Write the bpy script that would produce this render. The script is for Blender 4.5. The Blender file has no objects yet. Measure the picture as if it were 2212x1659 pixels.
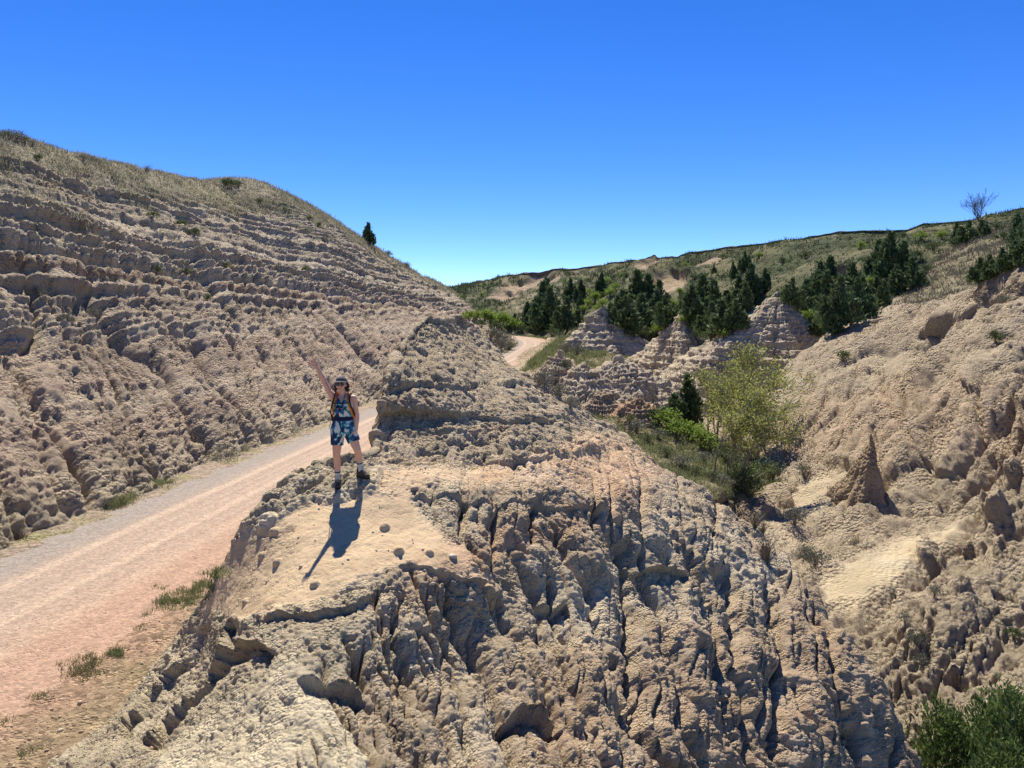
import bpy, bmesh, math, random, time
import numpy as np
from mathutils import Vector, Matrix
T0 = time.time()
rng = np.random.default_rng(7)
random.seed(7)
sc = bpy.context.scene
col = sc.collection
R = math.radians

# ------------------------------------------------------------------ camera, sky, sun
FPX, UC, VC, CAMZ, PITCH = 1671.0, 1106.0, 829.5, 10.0, R(-4.43)
cam_data = bpy.data.cameras.new('camera')
cam = bpy.data.objects.new('camera', cam_data)
col.objects.link(cam)
cam_data.sensor_width = 36.0
cam_data.lens = 36.0 * FPX / 2212.0
cam_data.clip_start = 0.1
cam_data.clip_end = 6000
cam.location = (0, 0, CAMZ)
cam.rotation_euler = (R(90) + PITCH, 0, 0)
sc.camera = cam

SUN_EL, SUN_AZ = R(56), R(-10.5)          # azimuth measured from +Y towards +X
sun_dir = Vector((math.sin(SUN_AZ) * math.cos(SUN_EL), math.cos(SUN_AZ) * math.cos(SUN_EL), math.sin(SUN_EL)))
world = bpy.data.worlds.new('World')
sc.world = world
world.use_nodes = True
wn = world.node_tree.nodes
wl = world.node_tree.links
for n in list(wn): wn.remove(n)
wo = wn.new('ShaderNodeOutputWorld')
bg = wn.new('ShaderNodeBackground')
sky = wn.new('ShaderNodeTexSky')
sky.sky_type = 'NISHITA'
sky.sun_disc = False
sky.sun_elevation = SUN_EL
sky.sun_rotation = SUN_AZ
sky.altitude = 2500
sky.air_density = 0.8
sky.dust_density = 0.0
sky.ozone_density = 3.0
hs = wn.new('ShaderNodeHueSaturation')
hs.inputs['Saturation'].default_value = 1.32
hs.inputs['Hue'].default_value = 0.515
hs.inputs['Value'].default_value = 1.0
wl.new(sky.outputs['Color'], hs.inputs['Color'])
wl.new(hs.outputs['Color'], bg.inputs['Color'])
bg.inputs['Strength'].default_value = 0.125
wl.new(bg.outputs[0], wo.inputs[0])
sd = bpy.data.lights.new('sun', 'SUN')
sd.energy = 4.8
sd.angle = R(0.53)
sd.color = (1.0, 0.94, 0.84)
sun = bpy.data.objects.new('sun', sd)
col.objects.link(sun)
sun.rotation_euler = sun_dir.to_track_quat('Z', 'Y').to_euler()
sun.location = (0, 0, 60)
vs = sc.view_settings
vs.view_transform = 'Standard'
vs.look = 'None'
vs.exposure = 0.66
vs.gamma = 1.0
vs.use_curve_mapping = False
sc.cycles.max_bounces = 5
sc.cycles.diffuse_bounces = 3
sc.cycles.transparent_max_bounces = 6

# ------------------------------------------------------------------ geometry helpers
CP, SP = math.cos(PITCH), math.sin(PITCH)
def P(u, v, D):
    """world point(s) seen along picture direction (u, v) at forward distance D"""
    u = np.asarray(u, float); v = np.asarray(v, float); D = np.asarray(D, float)
    a = (u - UC) / FPX; b = (VC - v) / FPX
    y = CP - b * SP; z = SP + b * CP
    return np.stack([a / y * D, D + 0 * a, CAMZ + z / y * D], -1)
def project(p):
    p = np.asarray(p, float)
    x, y, z = p[..., 0], p[..., 1], p[..., 2] - CAMZ
    f = y * CP + z * SP; up = -y * SP + z * CP
    f = np.where(f < 0.05, 0.05, f)
    return UC + FPX * x / f, VC - FPX * up / f, f

_prm = np.random.default_rng(3).permutation(256).astype(np.uint8)
_prm2 = np.concatenate([_prm, _prm])
_off = np.random.default_rng(5).random((256, 3), dtype=np.float32)
_g = np.random.default_rng(9).normal(size=(256, 3)).astype(np.float32)
_g /= np.linalg.norm(_g, axis=1, keepdims=True)
def _h(ix, iy, iz):
    return _prm[(_prm[(_prm[ix & 255].astype(np.int32) + iy) & 255].astype(np.int32) + iz) & 255]
def perlin(p, seed=0):
    p = np.ascontiguousarray(p, dtype=np.float32) + np.float32(seed * 17.31)
    i = np.floor(p).astype(np.int32); f = p - i
    w = f * f * f * (f * (f * 6 - 15) + 10)
    out = np.zeros(p.shape[:-1], np.float32)
    for dx in (0, 1):
        wx = w[..., 0] if dx else 1 - w[..., 0]
        for dy in (0, 1):
            wy = wx * (w[..., 1] if dy else 1 - w[..., 1])
            for dz in (0, 1):
                g = _g[_h(i[..., 0] + dx, i[..., 1] + dy, i[..., 2] + dz)]
                d = (f[..., 0] - dx) * g[..., 0] + (f[..., 1] - dy) * g[..., 1] + (f[..., 2] - dz) * g[..., 2]
                out += d * wy * (w[..., 2] if dz else 1 - w[..., 2])
    return out * 1.5
def fbm(p, n=3, seed=0, gain=0.5):
    s = 0; a = 1.0
    p = np.asarray(p, np.float32)
    for k in range(n):
        s = s + a * perlin(p * (2.03 ** k), seed + k * 3); a *= gain
    return s
def worley(p, seed=0, want2=False):
    p = np.ascontiguousarray(p, dtype=np.float32) + np.float32(seed * 11.7)
    i = np.floor(p).astype(np.int32); f = p - i
    f1 = np.full(p.shape[:-1], 9.0, np.float32); f2 = f1.copy()
    for dx in (-1, 0, 1):
        for dy in (-1, 0, 1):
            for dz in (-1, 0, 1):
                o = _off[_h(i[..., 0] + dx, i[..., 1] + dy, i[..., 2] + dz)]
                ax = f[..., 0] - dx - o[..., 0]; ay = f[..., 1] - dy - o[..., 1]; az = f[..., 2] - dz - o[..., 2]
                d = ax * ax + ay * ay + az * az
                if want2: f2 = np.minimum(f2, np.maximum(f1, d))
                f1 = np.minimum(f1, d)
    if want2: return np.sqrt(f1), np.sqrt(f2)
    return f1                                   # squared distance
def sstep(a, b, x):
    t = np.clip((x - a) / (b - a + 1e-9), 0, 1)
    return t * t * (3 - 2 * t)
def cr_matrix(n, N, pos=None):
    """Catmull-Rom weights (N x n); pos = sample positions in 0..n-1"""
    if pos is None: pos = np.linspace(0, n - 1, N)
    M = np.zeros((len(pos), n))
    i = np.clip(np.floor(pos).astype(int), 0, n - 2); t = pos - i
    w = [(-t + 2 * t**2 - t**3) / 2, (2 - 5 * t**2 + 3 * t**3) / 2, (t + 4 * t**2 - 3 * t**3) / 2, (-t**2 + t**3) / 2]
    for k in range(4):
        j = i - 1 + k
        lo = j < 0; hi = j > n - 1
        r = np.arange(len(pos))
        np.add.at(M, (r, np.clip(j, 0, n - 1)), w[k])
    return M
def lin_matrix(n, N, pos=None):
    if pos is None: pos = np.linspace(0, n - 1, N)
    M = np.zeros((len(pos), n))
    i = np.clip(np.floor(pos).astype(int), 0, n - 2); t = pos - i
    r = np.arange(len(pos)); M[r, i] = 1 - t; M[r, i + 1] += t
    return M
def upsample(ctrl, pr, pc, linear=False):
    f = lin_matrix if linear else cr_matrix
    A = f(ctrl.shape[0], 0, pr); B = f(ctrl.shape[1], 0, pc)
    if ctrl.ndim == 2: return A @ ctrl @ B.T
    return np.stack([A @ ctrl[..., k] @ B.T for k in range(ctrl.shape[2])], -1)
def tps(pts, vals, q, smooth=1e-3):
    pts = np.asarray(pts, float) / 400.0; q = np.asarray(q, float) / 400.0; vals = np.asarray(vals, float)
    def U(r2): return 0.5 * r2 * np.log(r2 + 1e-12)
    n = len(pts)
    K = U(((pts[:, None] - pts[None]) ** 2).sum(-1)) + smooth * np.eye(n)
    Q = np.concatenate([np.ones((n, 1)), pts], 1)
    A = np.zeros((n + 3, n + 3)); A[:n, :n] = K; A[:n, n:] = Q; A[n:, :n] = Q.T
    w = np.linalg.solve(A, np.concatenate([vals, np.zeros(3)]))
    sh = q.shape[:-1]; q = q.reshape(-1, 2)
    r = U(((q[:, None] - pts[None]) ** 2).sum(-1)) @ w[:n] + w[n] + q @ w[n + 1:]
    return r.reshape(sh)
def normals(Pg):
    du = np.gradient(Pg, axis=1); dv = np.gradient(Pg, axis=0)
    n = np.cross(du, dv)
    n /= np.linalg.norm(n, axis=-1, keepdims=True) + 1e-9
    return n
def smooth_grid(a, k):
    for _ in range(k):
        b = a.copy()
        b[1:-1] = (a[:-2] + 2 * a[1:-1] + a[2:]) / 4
        c = b.copy()
        c[:, 1:-1] = (b[:, :-2] + 2 * b[:, 1:-1] + b[:, 2:]) / 4
        a = c
    return a
def seg_dist(u, v, pts):
    """distance to a polyline in the (u, v) chart, position along it 0..1 and signed side"""
    best = np.full(u.shape, 1e9, np.float32); tt = np.zeros(u.shape, np.float32); sd_ = np.zeros(u.shape, np.float32)
    pts = np.asarray(pts, float)
    L = np.concatenate([[0], np.cumsum(np.linalg.norm(np.diff(pts, axis=0), axis=1))]); tot = L[-1]
    for k in range(len(pts) - 1):
        a, b = pts[k], pts[k + 1]; d = b - a; l2 = (d * d).sum()
        t = np.clip(((u - a[0]) * d[0] + (v - a[1]) * d[1]) / l2, 0, 1)
        ex = u - a[0] - t * d[0]; ey = v - a[1] - t * d[1]
        q = ex * ex + ey * ey
        m = q < best
        best = np.where(m, q, best); tt = np.where(m, (L[k] + t * (L[k + 1] - L[k])) / tot, tt)
        sd_ = np.where(m, np.sign(d[0] * ey - d[1] * ex), sd_)
    return np.sqrt(best), tt, sd_
def poly_mask(u, v, pts, soft):
    """1 inside a closed outline, 0 outside, softened over soft units"""
    pts = list(pts); ins = np.zeros(u.shape, bool)
    for k in range(len(pts)):
        (x1, y1), (x2, y2) = pts[k], pts[(k + 1) % len(pts)]
        if y1 == y2: continue
        c = ((y1 > v) != (y2 > v)) & (u < (x2 - x1) * (v - y1) / (y2 - y1) + x1)
        ins ^= c
    d, _, _ = seg_dist(u, v, pts + [pts[0]])
    s = np.where(ins, d, -d)
    return sstep(-soft, soft, s)

SURF = []          # world points of every terrain sheet, for standing things on it
def grid_mesh(name, Pg, colr, mat, smooth=True, keep=True, **props):
    n, m = Pg.shape[:2]
    idx = np.arange(n * m).reshape(n, m)
    q = np.stack([idx[:-1, :-1], idx[1:, :-1], idx[1:, 1:], idx[:-1, 1:]], -1).reshape(-1, 4)
    me = bpy.data.meshes.new(name)
    me.vertices.add(n * m); me.loops.add(len(q) * 4); me.polygons.add(len(q))
    me.vertices.foreach_set('co', Pg.astype(np.float32).ravel())
    me.loops.foreach_set('vertex_index', q.ravel().astype(np.int32))
    me.polygons.foreach_set('loop_start', (np.arange(len(q)) * 4).astype(np.int32))
    me.polygons.foreach_set('use_smooth', np.full(len(q), smooth))
    if colr is not None:
        at = me.color_attributes.new('Col', 'FLOAT_COLOR', 'POINT')
        c4 = np.ones((n * m, 4), np.float32)
        if colr.shape[-1] == 4: c4[:, 3] = colr[..., 3].ravel(); colr = colr[..., :3]
        c4[:, :3] = np.clip(colr.reshape(-1, 3) * np.array([1.08, 1.03, .87]), 0.005, 0.95)
        at.data.foreach_set('color', c4.ravel())
    me.update(calc_edges=True)
    me.materials.append(mat)
    o = bpy.data.objects.new(name, me)
    col.objects.link(o)
    o['kind'] = 'structure'
    for k, v in props.items(): o[k] = v
    if keep:
        f = Pg.reshape(-1, 3)
        u, v, d = project(f)
        ok = (u > -60) & (u < 2280) & (v > 200) & (v < 1720) & (d > 2)
        SURF.append(np.stack([u[ok], v[ok], d[ok], f[ok, 0], f[ok, 1], f[ok, 2]], -1))
    return o
def mesh_from(name, V, F, mat, parent=None, smooth=False):
    me = bpy.data.meshes.new(name)
    V = np.asarray(V, np.float32); 
    if isinstance(F, np.ndarray):
        k = F.shape[1]
        me.vertices.add(len(V)); me.loops.add(F.size); me.polygons.add(len(F))
        me.vertices.foreach_set('co', V.ravel())
        me.loops.foreach_set('vertex_index', F.ravel().astype(np.int32))
        me.polygons.foreach_set('loop_start', (np.arange(len(F)) * k).astype(np.int32))
        me.update(calc_edges=True)
    else:
        me.from_pydata([tuple(map(float, p)) for p in V], [], [tuple(map(int, f)) for f in F])
    if smooth:
        me.polygons.foreach_set('use_smooth', np.full(len(me.polygons), True))
    for m_ in (mat if isinstance(mat, (list, tuple)) else [mat]):
        me.materials.append(m_)
    o = bpy.data.objects.new(name, me)
    col.objects.link(o)
    if parent: o.parent = parent
    return o
def tag(o, label, cat, group=None):
    o['label'] = label; o['category'] = cat
    if group: o['group'] = group
    return o
def empty(name, loc, label, cat, group=None):
    o = bpy.data.objects.new(name, None); o.empty_display_size = 0.2
    col.objects.link(o); o.location = loc
    return tag(o, label, cat, group)

# ------------------------------------------------------------------ materials
def mat_new(name):
    m = bpy.data.materials.new(name); m.use_nodes = True
    nt = m.node_tree
    b = nt.nodes['Principled BSDF']
    return m, nt, b
def N(nt, t, **kw):
    n = nt.nodes.new(t)
    for k, v in kw.items():
        if k in ('operation', 'blend_type', 'data_type', 'attribute_name', 'feature', 'distance', 'noise_dimensions', 'voronoi_dimensions'): setattr(n, k, v)
        else: n.inputs[k].default_value = v
    return n
def clay_material(name, scales, bump=0.6, dist=0.03, contrast=0.25, rough=0.95, speck=0.0):
    """weathered clay: vertex colour times fine mottling, popcorn relief as bump"""
    m, nt, b = mat_new(name); L = nt.links
    geo = nt.nodes.new('ShaderNodeNewGeometry')
    at = N(nt, 'ShaderNodeAttribute', attribute_name='Col')
    n1 = N(nt, 'ShaderNodeTexNoise', Scale=scales[0], Detail=6.0, Roughness=0.65)
    vo = N(nt, 'ShaderNodeTexVoronoi', Scale=scales[1]); vo.feature = 'F1'
    n2 = N(nt, 'ShaderNodeTexNoise', Scale=scales[1] * 1.7, Detail=5.0, Roughness=0.8)
    for n_ in (n1, vo, n2): L.new(geo.outputs['Position'], n_.inputs['Vector'])
    mr = N(nt, 'ShaderNodeMapRange'); mr.inputs['From Min'].default_value = 0.3; mr.inputs['From Max'].default_value = 0.7
    mr.inputs['To Min'].default_value = 1 - contrast; mr.inputs['To Max'].default_value = 1 + contrast
    L.new(n1.outputs['Fac'], mr.inputs['Value'])
    mr2 = N(nt, 'ShaderNodeMapRange'); mr2.inputs['From Min'].default_value = 0.3; mr2.inputs['From Max'].default_value = 0.7
    mr2.inputs['To Min'].default_value = 1 - contrast * 0.6; mr2.inputs['To Max'].default_value = 1 + contrast * 0.6
    L.new(n2.outputs['Fac'], mr2.inputs['Value'])
    mul = N(nt, 'ShaderNodeMath', operation='MULTIPLY'); L.new(mr.outputs[0], mul.inputs[0]); L.new(mr2.outputs[0], mul.inputs[1])
    if speck:       # single stones lighter and darker than their neighbours
        v2 = N(nt, 'ShaderNodeTexVoronoi', Scale=scales[1] * .7); L.new(geo.outputs['Position'], v2.inputs['Vector'])
        sp = nt.nodes.new('ShaderNodeSeparateColor'); L.new(v2.outputs['Color'], sp.inputs[0])
        m3 = N(nt, 'ShaderNodeMapRange'); m3.inputs['To Min'].default_value = 1 - speck; m3.inputs['To Max'].default_value = 1 + speck; L.new(sp.outputs[0], m3.inputs['Value'])
        mu2 = N(nt, 'ShaderNodeMath', operation='MULTIPLY'); L.new(mul.outputs[0], mu2.inputs[0]); L.new(m3.outputs[0], mu2.inputs[1]); mul = mu2
    vm = N(nt, 'ShaderNodeVectorMath', operation='SCALE'); L.new(at.outputs['Color'], vm.inputs[0]); L.new(mul.outputs[0], vm.inputs['Scale'])
    L.new(vm.outputs[0], b.inputs['Base Color'])
    b.inputs['Roughness'].default_value = rough
    b.inputs['Specular IOR Level'].default_value = 0.12
    n3 = N(nt, 'ShaderNodeTexNoise', Scale=scales[1] * .12, Detail=2.0); L.new(geo.outputs['Position'], n3.inputs['Vector'])
    m4 = N(nt, 'ShaderNodeMapRange'); m4.inputs['From Min'].default_value = .38; m4.inputs['From Max'].default_value = .62; m4.inputs['To Min'].default_value = -.15; m4.inputs['To Max'].default_value = -2.0; L.new(n3.outputs['Fac'], m4.inputs['Value'])
    h1 = N(nt, 'ShaderNodeMath', operation='MULTIPLY'); L.new(vo.outputs['Distance'], h1.inputs[0]); L.new(m4.outputs[0], h1.inputs[1])
    h2 = N(nt, 'ShaderNodeMath', operation='ADD'); L.new(h1.outputs[0], h2.inputs[0]); L.new(n2.outputs['Fac'], h2.inputs[1])
    bp = N(nt, 'ShaderNodeBump', Strength=bump, Distance=dist)
    sm_ = N(nt, 'ShaderNodeMath', operation='MULTIPLY'); L.new(at.outputs['Alpha'], sm_.inputs[0]); sm_.inputs[1].default_value = bump; L.new(sm_.outputs[0], bp.inputs['Strength'])
    L.new(h2.outputs[0], bp.inputs['Height']); L.new(bp.outputs[0], b.inputs['Normal'])
    return m
def plain(name, rgb, rough=0.8, var=0.15, scale=8.0, spec=0.3, bump=0.0, obj=True):
    m, nt, b = mat_new(name); L = nt.links
    tc = nt.nodes.new('ShaderNodeTexCoord')
    n1 = N(nt, 'ShaderNodeTexNoise', Scale=scale, Detail=4.0)
    L.new(tc.outputs['Object'], n1.inputs['Vector'])
    mr = N(nt, 'ShaderNodeMapRange'); mr.inputs['From Min'].default_value = 0.3; mr.inputs['From Max'].default_value = 0.7
    mr.inputs['To Min'].default_value = 1 - var; mr.inputs['To Max'].default_value = 1 + var
    L.new(n1.outputs['Fac'], mr.inputs['Value'])
    vm = N(nt, 'ShaderNodeVectorMath', operation='SCALE'); vm.inputs[0].default_value = rgb; L.new(mr.outputs[0], vm.inputs['Scale'])
    L.new(vm.outputs[0], b.inputs['Base Color'])
    b.inputs['Roughness'].default_value = rough; b.inputs['Specular IOR Level'].default_value = spec
    if bump:
        bp = N(nt, 'ShaderNodeBump', Strength=bump, Distance=0.01); L.new(n1.outputs['Fac'], bp.inputs['Height']); L.new(bp.outputs[0], b.inputs['Normal'])
    return m
def leaf_material(name, c1, c2, scale=3.0, trans=0.25, hue=0.0):
    """leaves: two greens mixed by noise, a little light passing through"""
    m, nt, b = mat_new(name); L = nt.links
    geo = nt.nodes.new('ShaderNodeNewGeometry')
    n1 = N(nt, 'ShaderNodeTexNoise', Scale=scale, Detail=3.0)
    L.new(geo.outputs['Position'], n1.inputs['Vector'])
    mr = N(nt, 'ShaderNodeMapRange'); mr.inputs['From Min'].default_value = 0.35; mr.inputs['From Max'].default_value = 0.65
    L.new(n1.outputs['Fac'], mr.inputs['Value'])
    add = N(nt, 'ShaderNodeMath', operation='MULTIPLY_ADD'); L.new(geo.outputs['Random Per Island'], add.inputs[0]); add.inputs[1].default_value = 0.5
    hv = N(nt, 'ShaderNodeMath', operation='MULTIPLY'); L.new(mr.outputs[0], hv.inputs[0]); hv.inputs[1].default_value = 0.6
    L.new(hv.outputs[0], add.inputs[2])
    mx = N(nt, 'ShaderNodeMix', data_type='RGBA')
    L.new(add.outputs[0], mx.inputs[0]); mx.inputs[6].default_value = (*c1, 1); mx.inputs[7].default_value = (*c2, 1)
    L.new(mx.outputs[2], b.inputs['Base Color'])
    b.inputs['Roughness'].default_value = 0.7; b.inputs['Specular IOR Level'].default_value = 0.2
    tr = nt.nodes.new('ShaderNodeBsdfTranslucent'); L.new(mx.outputs[2], tr.inputs['Color'])
    ms = nt.nodes.new('ShaderNodeMixShader'); ms.inputs[0].default_value = trans
    L.new(b.outputs[0], ms.inputs[1]); L.new(tr.outputs[0], ms.inputs[2])
    L.new(ms.outputs[0], nt.nodes['Material Output'].inputs['Surface'])
    return m
QUALITY = 1.0
def QN(n): return max(8, int(n * QUALITY))
# ------------------------------------------------------------------ landforms
def arr(*c): return np.array(c, np.float32)
def mixc(a, b, t): return a + (b - a) * t[..., None]
TAN, PALE, BROWN, PINK, GREY = arr(.50, .37, .26), arr(.58, .50, .40), arr(.34, .245, .175), arr(.50, .335, .245), arr(.37, .315, .25)
GREENG, OLIVE, DRYG = arr(.10, .125, .055), arr(.16, .165, .09), arr(.34, .29, .14)
M_near = clay_material('near_clay', (1.3, 26.0), bump=1.0, dist=0.045, contrast=0.18)
M_mid = clay_material('mid_clay', (0.5, 7.0), bump=1.0, dist=0.16, contrast=0.18)
M_far = clay_material('far_clay', (0.22, 2.2), bump=1.0, dist=0.35, contrast=0.22)

def strata(z, spacing, seed, sharp=0.72):
    """ledge profile over height: swells outwards going up, steps back at each hard band"""
    q = z / spacing; i = np.floor(q); f = q - i
    hsh = np.mod(np.sin((i + seed) * 12.9898) * 43758.5453, 1.0)
    return np.where(f < sharp, (f / sharp) ** 1.3, 1 - sstep(0, 1, (f - sharp) / (1 - sharp))) * (0.25 + 0.75 * hsh), i

def dome(f1sq):
    return np.sqrt(np.clip(1 - 1.35 * f1sq, 0, 1))
# ---- centre ridge: the crest the walker stands on, its gullied flank and the ledged mound behind her
uLk = [(690, 942), (697, 915), (712, 893), (750, 868), (820, 834), (880, 822), (960, 815), (990, 806), (1003, 700), (1012, 650), (1060, 592), (1110, 545), (1200, 490), (1270, 455), (1350, 397), (1450, 325), (1550, 240), (1640, 118), (1700, 20), (1900, -260)]
uRk = [(690, 980), (700, 1008), (715, 1030), (745, 1050), (790, 1096), (830, 1165), (870, 1240), (900, 1290), (940, 1350), (980, 1395), (1020, 1455), (1080, 1545), (1130, 1615), (1150, 1645), (1200, 1692), (1270, 1748), (1350, 1805), (1400, 1852), (1500, 1905), (1600, 1958), (1660, 1990), (1900, 2100)]
ridge_D = [(960, 692, 20), (900, 760, 17.5), (1000, 730, 20.5), (1100, 790, 21), (1000, 790, 18), (860, 812, 15.2), (960, 815, 16.3), (1100, 822, 18.2), (1160, 830, 19.5),
 (838, 838, 14.5), (840, 885, 14.3), (950, 850, 15.2), (1100, 860, 16.5), (826, 900, 14.0), (818, 980, 13.5), (900, 905, 14.6), (900, 960, 14.0), (1050, 900, 15.4), (1050, 960, 14.7), (1200, 900, 17),
 (830, 1000, 12.7), (950, 1000, 13.3), (1100, 1010, 13.6), (1250, 960, 16), (1250, 1030, 14.4), (1350, 960, 18.5), (1300, 910, 20), (1450, 1030, 18), (1600, 1135, 17.5), (1750, 1275, 16), (1850, 1400, 14.6), (1985, 1655, 13.4),
 (700, 1006, 12.6), (650, 1020, 12.4), (735, 1058, 11.75), (785, 1048, 11.75), (600, 1070, 11.9), (560, 1120, 11.5), (800, 1120, 11.0), (650, 1150, 10.9), (900, 1080, 11.6), (1000, 1080, 12.1),
 (490, 1215, 11.6), (600, 1230, 10.4), (750, 1220, 9.95), (900, 1220, 10.1), (1030, 1250, 10.35), (1150, 1120, 12.4), (1300, 1100, 13.6), (1450, 1120, 15),
 (400, 1355, 12.2), (500, 1350, 10.2), (650, 1340, 9.1), (800, 1300, 9.3), (950, 1320, 9.55), (1100, 1300, 10.7), (1250, 1250, 11.9), (1400, 1250, 13.0), (1550, 1250, 14.4),
 (1700, 1400, 13.9), (1550, 1400, 12.6), (1400, 1400, 11.4), (1250, 1400, 10.4), (1100, 1450, 9.4), (950, 1450, 8.8), (800, 1450, 8.3), (650, 1450, 8.1), (500, 1480, 8.8), (330, 1480, 11.6), (240, 1560, 11.3), (130, 1640, 10.9),
 (300, 1650, 8.8), (500, 1650, 7.3), (700, 1650, 6.7), (900, 1650, 7.1), (1100, 1650, 7.7), (1300, 1650, 8.5), (1500, 1650, 10.0), (1700, 1650, 11.7), (1850, 1600, 13.0), (1750, 1520, 13.1),
 (0, 1850, 9.8), (400, 1850, 6.3), (800, 1850, 5.7), (1200, 1850, 6.7), (1600, 1850, 10.3), (2050, 1850, 13.0)]
rv = np.array([692, 700, 712, 728, 745, 765, 790, 812, 824, 832, 842, 856, 872, 884, 892, 902, 918, 940, 962, 980, 994, 1004, 1012, 1022, 1040, 1062, 1090, 1120, 1160, 1200, 1235, 1270, 1310, 1350, 1400, 1450, 1500, 1550, 1600, 1650, 1720, 1800, 1880], float)
rt = np.linspace(0, 1, 46)
uL = np.interp(rv, *zip(*uLk)); uR = np.interp(rv, *zip(*uRk))
Ug = uL[:, None] + (uR - uL)[:, None] * rt[None]
Vg = np.repeat(rv[:, None], len(rt), 1)
pts = np.array([(a, b) for a, b, c in ridge_D]); dv_ = np.log([c for a, b, c in ridge_D])
Dg = np.exp(tps(pts, dv_, np.stack([Ug, Vg], -1), 2e-3))
core = P(Ug, Vg, Dg)
# flanks that fall away out of sight on both sides and behind the mound
def skirt(edge, sx, sy, k, zmin, steep):
    outs = []
    drop = np.maximum(edge[:, 2] - zmin, 0.3)
    for j in range(1, k + 1):
        f = (j / k) ** 1.25
        p = edge.copy(); d = drop * f
        p[:, 0] += sx * (d * steep + 0.06 * min(j, 2)); p[:, 1] += sy * (d * steep + 0.06 * min(j, 2)); p[:, 2] -= d
        outs.append(p)
    return outs
mw = sstep(1010, 985, rv)
ls = skirt(core[:, 0], -0.85, 0.45, 6, 3.1, 0.5 - .32 * mw)
rs = skirt(core[:, -1], 0.75, 0.65, 6, 0.6, 0.55 - .2 * sstep(900, 820, rv))
full = np.stack(ls[::-1] + [core[:, i] for i in range(core.shape[1])] + rs, 1)
bk = skirt(full[0], 0.0, 1.0, 5, 2.0, 0.6)
bk = [np.where(True, b, b) for b in bk]
full = np.stack(bk[::-1] + [full[i] for i in range(full.shape[0])], 0)
Uc = np.concatenate([np.repeat(Ug[:, :1], 6, 1) - np.arange(6, 0, -1)[None] * 15, Ug, np.repeat(Ug[:, -1:], 6, 1) + np.arange(1, 7)[None] * 15], 1)
Vc = np.concatenate([Vg[:, :1].repeat(6, 1), Vg, Vg[:, -1:].repeat(6, 1)], 1)
Uc = np.concatenate([Uc[:1]] * 5 + [Uc], 0); Vc = np.concatenate([Vc[:1] - 10 * k for k in range(5, 0, -1)] + [Vc], 0)
NR, NC = QN(780), QN(760)
vv = np.concatenate([Vc[:5, 0], rv]); # row density follows the picture height
dens = np.concatenate([[6] * 5, np.maximum(np.diff(rv), 3)])
cum = np.concatenate([[0], np.cumsum(dens)]); pr = np.interp(np.linspace(0, cum[-1], NR), cum, np.arange(len(cum)))
dc = np.concatenate([[0.35] * 6, [1.0] * 45, [0.35] * 6]); cum = np.concatenate([[0], np.cumsum(dc)]); pc = np.interp(np.linspace(0, cum[-1], NC), cum, np.arange(len(cum)))
B = upsample(full, pr, pc); U = upsample(Uc, pr, pc, True).astype(np.float32); V = upsample(Vc, pr, pc, True).astype(np.float32)
nrm = smooth_grid(normals(B), 6)
nrm *= np.sign((nrm * (np.array([0, 0, CAMZ + 6]) - B)).sum(-1, keepdims=True).mean()) 
Bf = B.astype(np.float32)
# masks in the chart
Um = U + 16 * fbm(np.stack([U / 40, V / 40, 0 * U + 2.7], -1), 3, 17); Vm = V + 16 * fbm(np.stack([U / 40, V / 40, 0 * U + 7.7], -1), 3, 18)
tongue = poly_mask(Um, Vm, [(470, 1215), (555, 1130), (650, 1085), (800, 1070), (880, 1075), (960, 1150), (1062, 1262), (985, 1236), (870, 1222), (800, 1242), (720, 1290), (560, 1335), (440, 1335)], 15)
fan = poly_mask(Um, Vm, [(330, 1659), (400, 1590), (520, 1500), (640, 1430), (700, 1500), (800, 1620), (900, 1760), (100, 1900)], 18)
sandy = poly_mask(Um, Vm, [(820, 1003), (1100, 1000), (1280, 940), (1350, 960), (1400, 1010), (1300, 1070), (1150, 1055), (950, 1050), (880, 1075), (800, 1065)], 24)
crust = poly_mask(U, V, [(560, 1110), (600, 1040), (655, 1005), (830, 1000), (815, 1062), (740, 1085), (650, 1090), (560, 1150)], 8)
mound = sstep(1002, 985, V + 0.06 * (U - 1000))
smooth = np.clip(tongue + fan * 0.4 + sandy * 0.6, 0, 1)
face = np.clip(1 - smooth - crust - mound, 0, 1) * sstep(860, 900, U + (V - 1240) * .6) 
left = np.clip(1 - smooth - crust - mound - face, 0, 1)
depth = np.zeros(U.shape, np.float32)
# large swells
depth += 0.10 * fbm(Bf * 0.7, 2, 1) * (1 - smooth * .6)
# fluting that runs down the flank
wob = perlin(np.stack([U / 90, V / 110, 0 * U], -1), 4) * 26
lean = np.interp(U, [500, 900, 1200, 1500, 1900], [0.25, 0.22, 0.42, 0.25, 0.18])
c1 = (U - lean * (V - 1100) + wob)
fl1 = np.abs(perlin(np.stack([c1 / 50, V / 380, 0 * U + 3.3], -1), 5))
fl2 = np.abs(perlin(np.stack([c1 / 27, V / 190, 0 * U + 8.3], -1), 6))
flm = sstep(-.2, .3, perlin(np.stack([U / 120, V / 120, 0 * U], -1), 41))
depth += face * (-(0.20 * np.exp(-fl1 / 0.05) + .06 * np.exp(-fl1 / .2)) * (.3 + .7 * flm) - 0.08 * np.exp(-fl2 / 0.07) * (1.1 - .7 * flm))
depth += face * .11 * fbm(Bf * np.array([1.6, 1.6, .9], np.float32), 3, 44)
fm = np.clip(face + 0.35 * left, 0, 1)
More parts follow.
